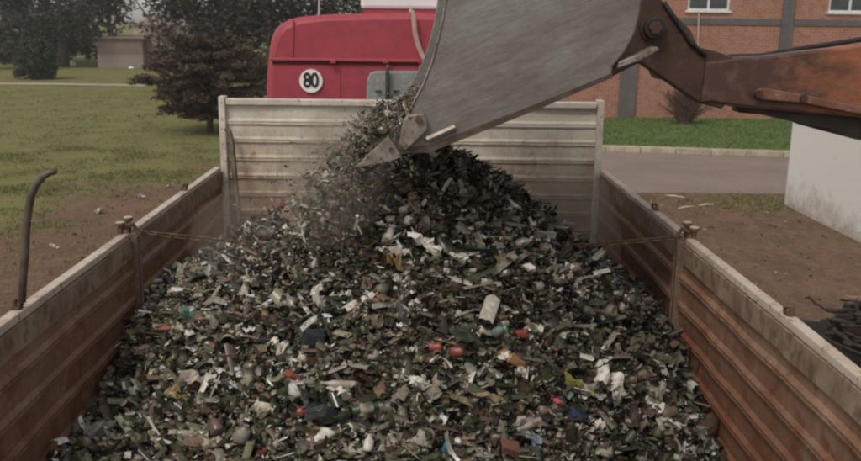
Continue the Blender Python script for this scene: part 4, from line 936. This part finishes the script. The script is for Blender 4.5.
# dark brushwood pile at the right edge
b = Vector((5.0, 8.9, 0)); bp_ = empty('brushwood_pile', b, 'dark pile of old branches on the ground at the right edge', 'wood pile')
mb = MB(); mb.lathe([(.95, 0), (.85,.13), (.65,.24), (.35,.29), (.01,.31)], 22, b); mb.v = [(x+random.uniform(-.09,.09), y+random.uniform(-.09,.09), max(0, z+random.uniform(-.07,.07))) for x, y, z in mb.v]
mb.build('mound', surf('black_soil', (.015,.013,.012), (.03,.025,.02), scale=12, rough=.95), bp_)
for i in range(60):
    a_ = random.uniform(-1.4, 1.5); L = random.uniform(.25, .75); c = b+Vector((random.uniform(-.65,.6), random.uniform(-.7,.7), 0)); c.z = .3*(1-(((c-b).length)/1.1)**2)+.06+random.uniform(0,.12)
    d = Vector((math.cos(a_), math.sin(a_), random.uniform(-.25,.25)))*L/2; r0 = random.uniform(.012, .032); sd = Vector((-d.y, d.x, 0))*random.uniform(-.7,.7)
    jt = lambda: Vector((random.uniform(-1,1), random.uniform(-1,1), random.uniform(-.6,.6)))*L*.07
    MB().tube([c-d, c-d*.6+sd*.3+jt(), c-d*.2+sd*.7+jt(), c+d*.2+sd+jt(), c+d*.6+sd*.7+jt(), c+d], [r0, r0*.95, r0*.85, r0*.7, r0*.55, r0*.3], 7).build('branch', surf('old_wood', (.055,.043,.036), (.028,.023,.02), scale=9, rough=.9) if i == 0 else bpy.data.materials['old_wood'], bp_, smooth=True)
q_ = atz(857, 291, .12); mb = MB(); mb.add([(q_.x-.15,q_.y,.02),(q_.x+.75,q_.y-.1,.02),(q_.x+.75,q_.y-.28,.02),(q_.x-.05,q_.y-.08,.02),(q_.x-.15,q_.y,.06),(q_.x+.75,q_.y-.1,.06),(q_.x+.75,q_.y-.28,.06),(q_.x-.05,q_.y-.08,.06)],
    [(0,3,2,1),(4,5,6,7),(0,1,5,4),(1,2,6,5),(2,3,7,6),(3,0,4,7)]); tag(mb.build('plank', surf('tan_plank', (.3,.2,.14), (.24,.16,.11), scale=6, rough=.8), loc=q_), 'pale tan pointed plank lying on the earth at the right edge', 'plank')

# ------------------------------------------------------------------ air and dust
def volume(name, c, dens, aniso=0):
    m = bpy.data.materials.new(name); m.use_nodes = True; t = m.node_tree; t.nodes.clear(); o_ = t.nodes.new('ShaderNodeOutputMaterial')
    v = t.nodes.new('ShaderNodeVolumePrincipled'); v.inputs['Color'].default_value = rgba(c); v.inputs['Density'].default_value = dens; v.inputs['Anisotropy'].default_value = aniso
    t.links.new(v.outputs[0], o_.inputs['Volume']); return m
hz = MB().box2((-140, -30, -1), (140, 160, 14)).build('haze', volume('haze_air', (.80,.80,.82), .0009)); hz['kind'] = 'stuff'
def dust(c, r, dens):
    mb = MB(); P_ = [(max(.001, math.sin(PI*k/24)), -math.cos(PI*k/24)) for k in range(25)]; mb.lathe(P_, 48)
    mb.v = [(c[0]+x*r[0]*(1+.18*noise.noise((x*2, y*2, z*2+dens))), c[1]+y*r[1], c[2]+z*r[2]*(1+.2*noise.noise((x*2+4, y*2, z*2)))) for x, y, z in mb.v]
    return mb, dens
for c_, r_, d_, lab in (((-.34, 3.95, 2.62), (.24, .55, .32), 1.0, 'thin brown dust hanging round the pouring waste left of the bucket'),
                        ((-.72, 4.25, 2.32), (.36, .6, .24), .4, 'pale dust drifting over the left slope of the heap'),
                        ((.85, 5.0, 2.15), (.30, .72, .42), .7, 'thin brown dust in the rear right corner of the bed')):
    mb, d_ = dust(c_, r_, d_); tag(mb.build('dust_cloud', volume('dust', (.62,.52,.43), d_), smooth=True), lab, 'dust', kind='stuff')

# ------------------------------------------------------------------ light
SUN_EL, SUN_AZ = math.radians(52), math.radians(215)     # from behind the camera on the left
w = bpy.data.worlds.new('World'); S.world = w; w.use_nodes = True; t = w.node_tree; bg = t.nodes['Background']
sky = t.nodes.new('ShaderNodeTexSky'); sky.sky_type = 'NISHITA'; sky.sun_disc = False; sky.sun_elevation = SUN_EL; sky.sun_rotation = SUN_AZ
sky.air_density = 1.0; sky.dust_density = 1.5; sky.ozone_density = 1
hs = t.nodes.new('ShaderNodeHueSaturation'); hs.inputs['Saturation'].default_value = .22
t.links.new(sky.outputs[0], hs.inputs['Color'])
wm = t.nodes.new('ShaderNodeMix'); wm.data_type = 'RGBA'; wm.blend_type = 'MULTIPLY'; wm.inputs[0].default_value = 1; wm.inputs[7].default_value = (1.05, 1.0, .93, 1)   # warm grey cloud cover
t.links.new(hs.outputs[0], wm.inputs[6]); t.links.new(wm.outputs[2], bg.inputs[0]); bg.inputs[1].default_value = .11
sl = bpy.data.lights.new('sun', 'SUN'); so = bpy.data.objects.new('sun', sl); COL.objects.link(so); sl.energy = 1.0; sl.angle = math.radians(14); sl.color = (1, .93, .84)
dirv = Vector((math.sin(SUN_AZ)*math.cos(SUN_EL), math.cos(SUN_AZ)*math.cos(SUN_EL), math.sin(SUN_EL)))
so.rotation_euler = dirv.to_track_quat('Z', 'Y').to_euler()
S.view_settings.view_transform = 'Standard'; S.view_settings.look = 'None'; S.view_settings.gamma = 1; S.view_settings.exposure = 0.5; S.view_settings.use_curve_mapping = False
S.render.engine = 'CYCLES'; S.cycles.use_denoising = True; S.cycles.max_bounces = 6; S.cycles.pixel_filter_type = 'BLACKMAN_HARRIS'; S.cycles.filter_width = 2.4
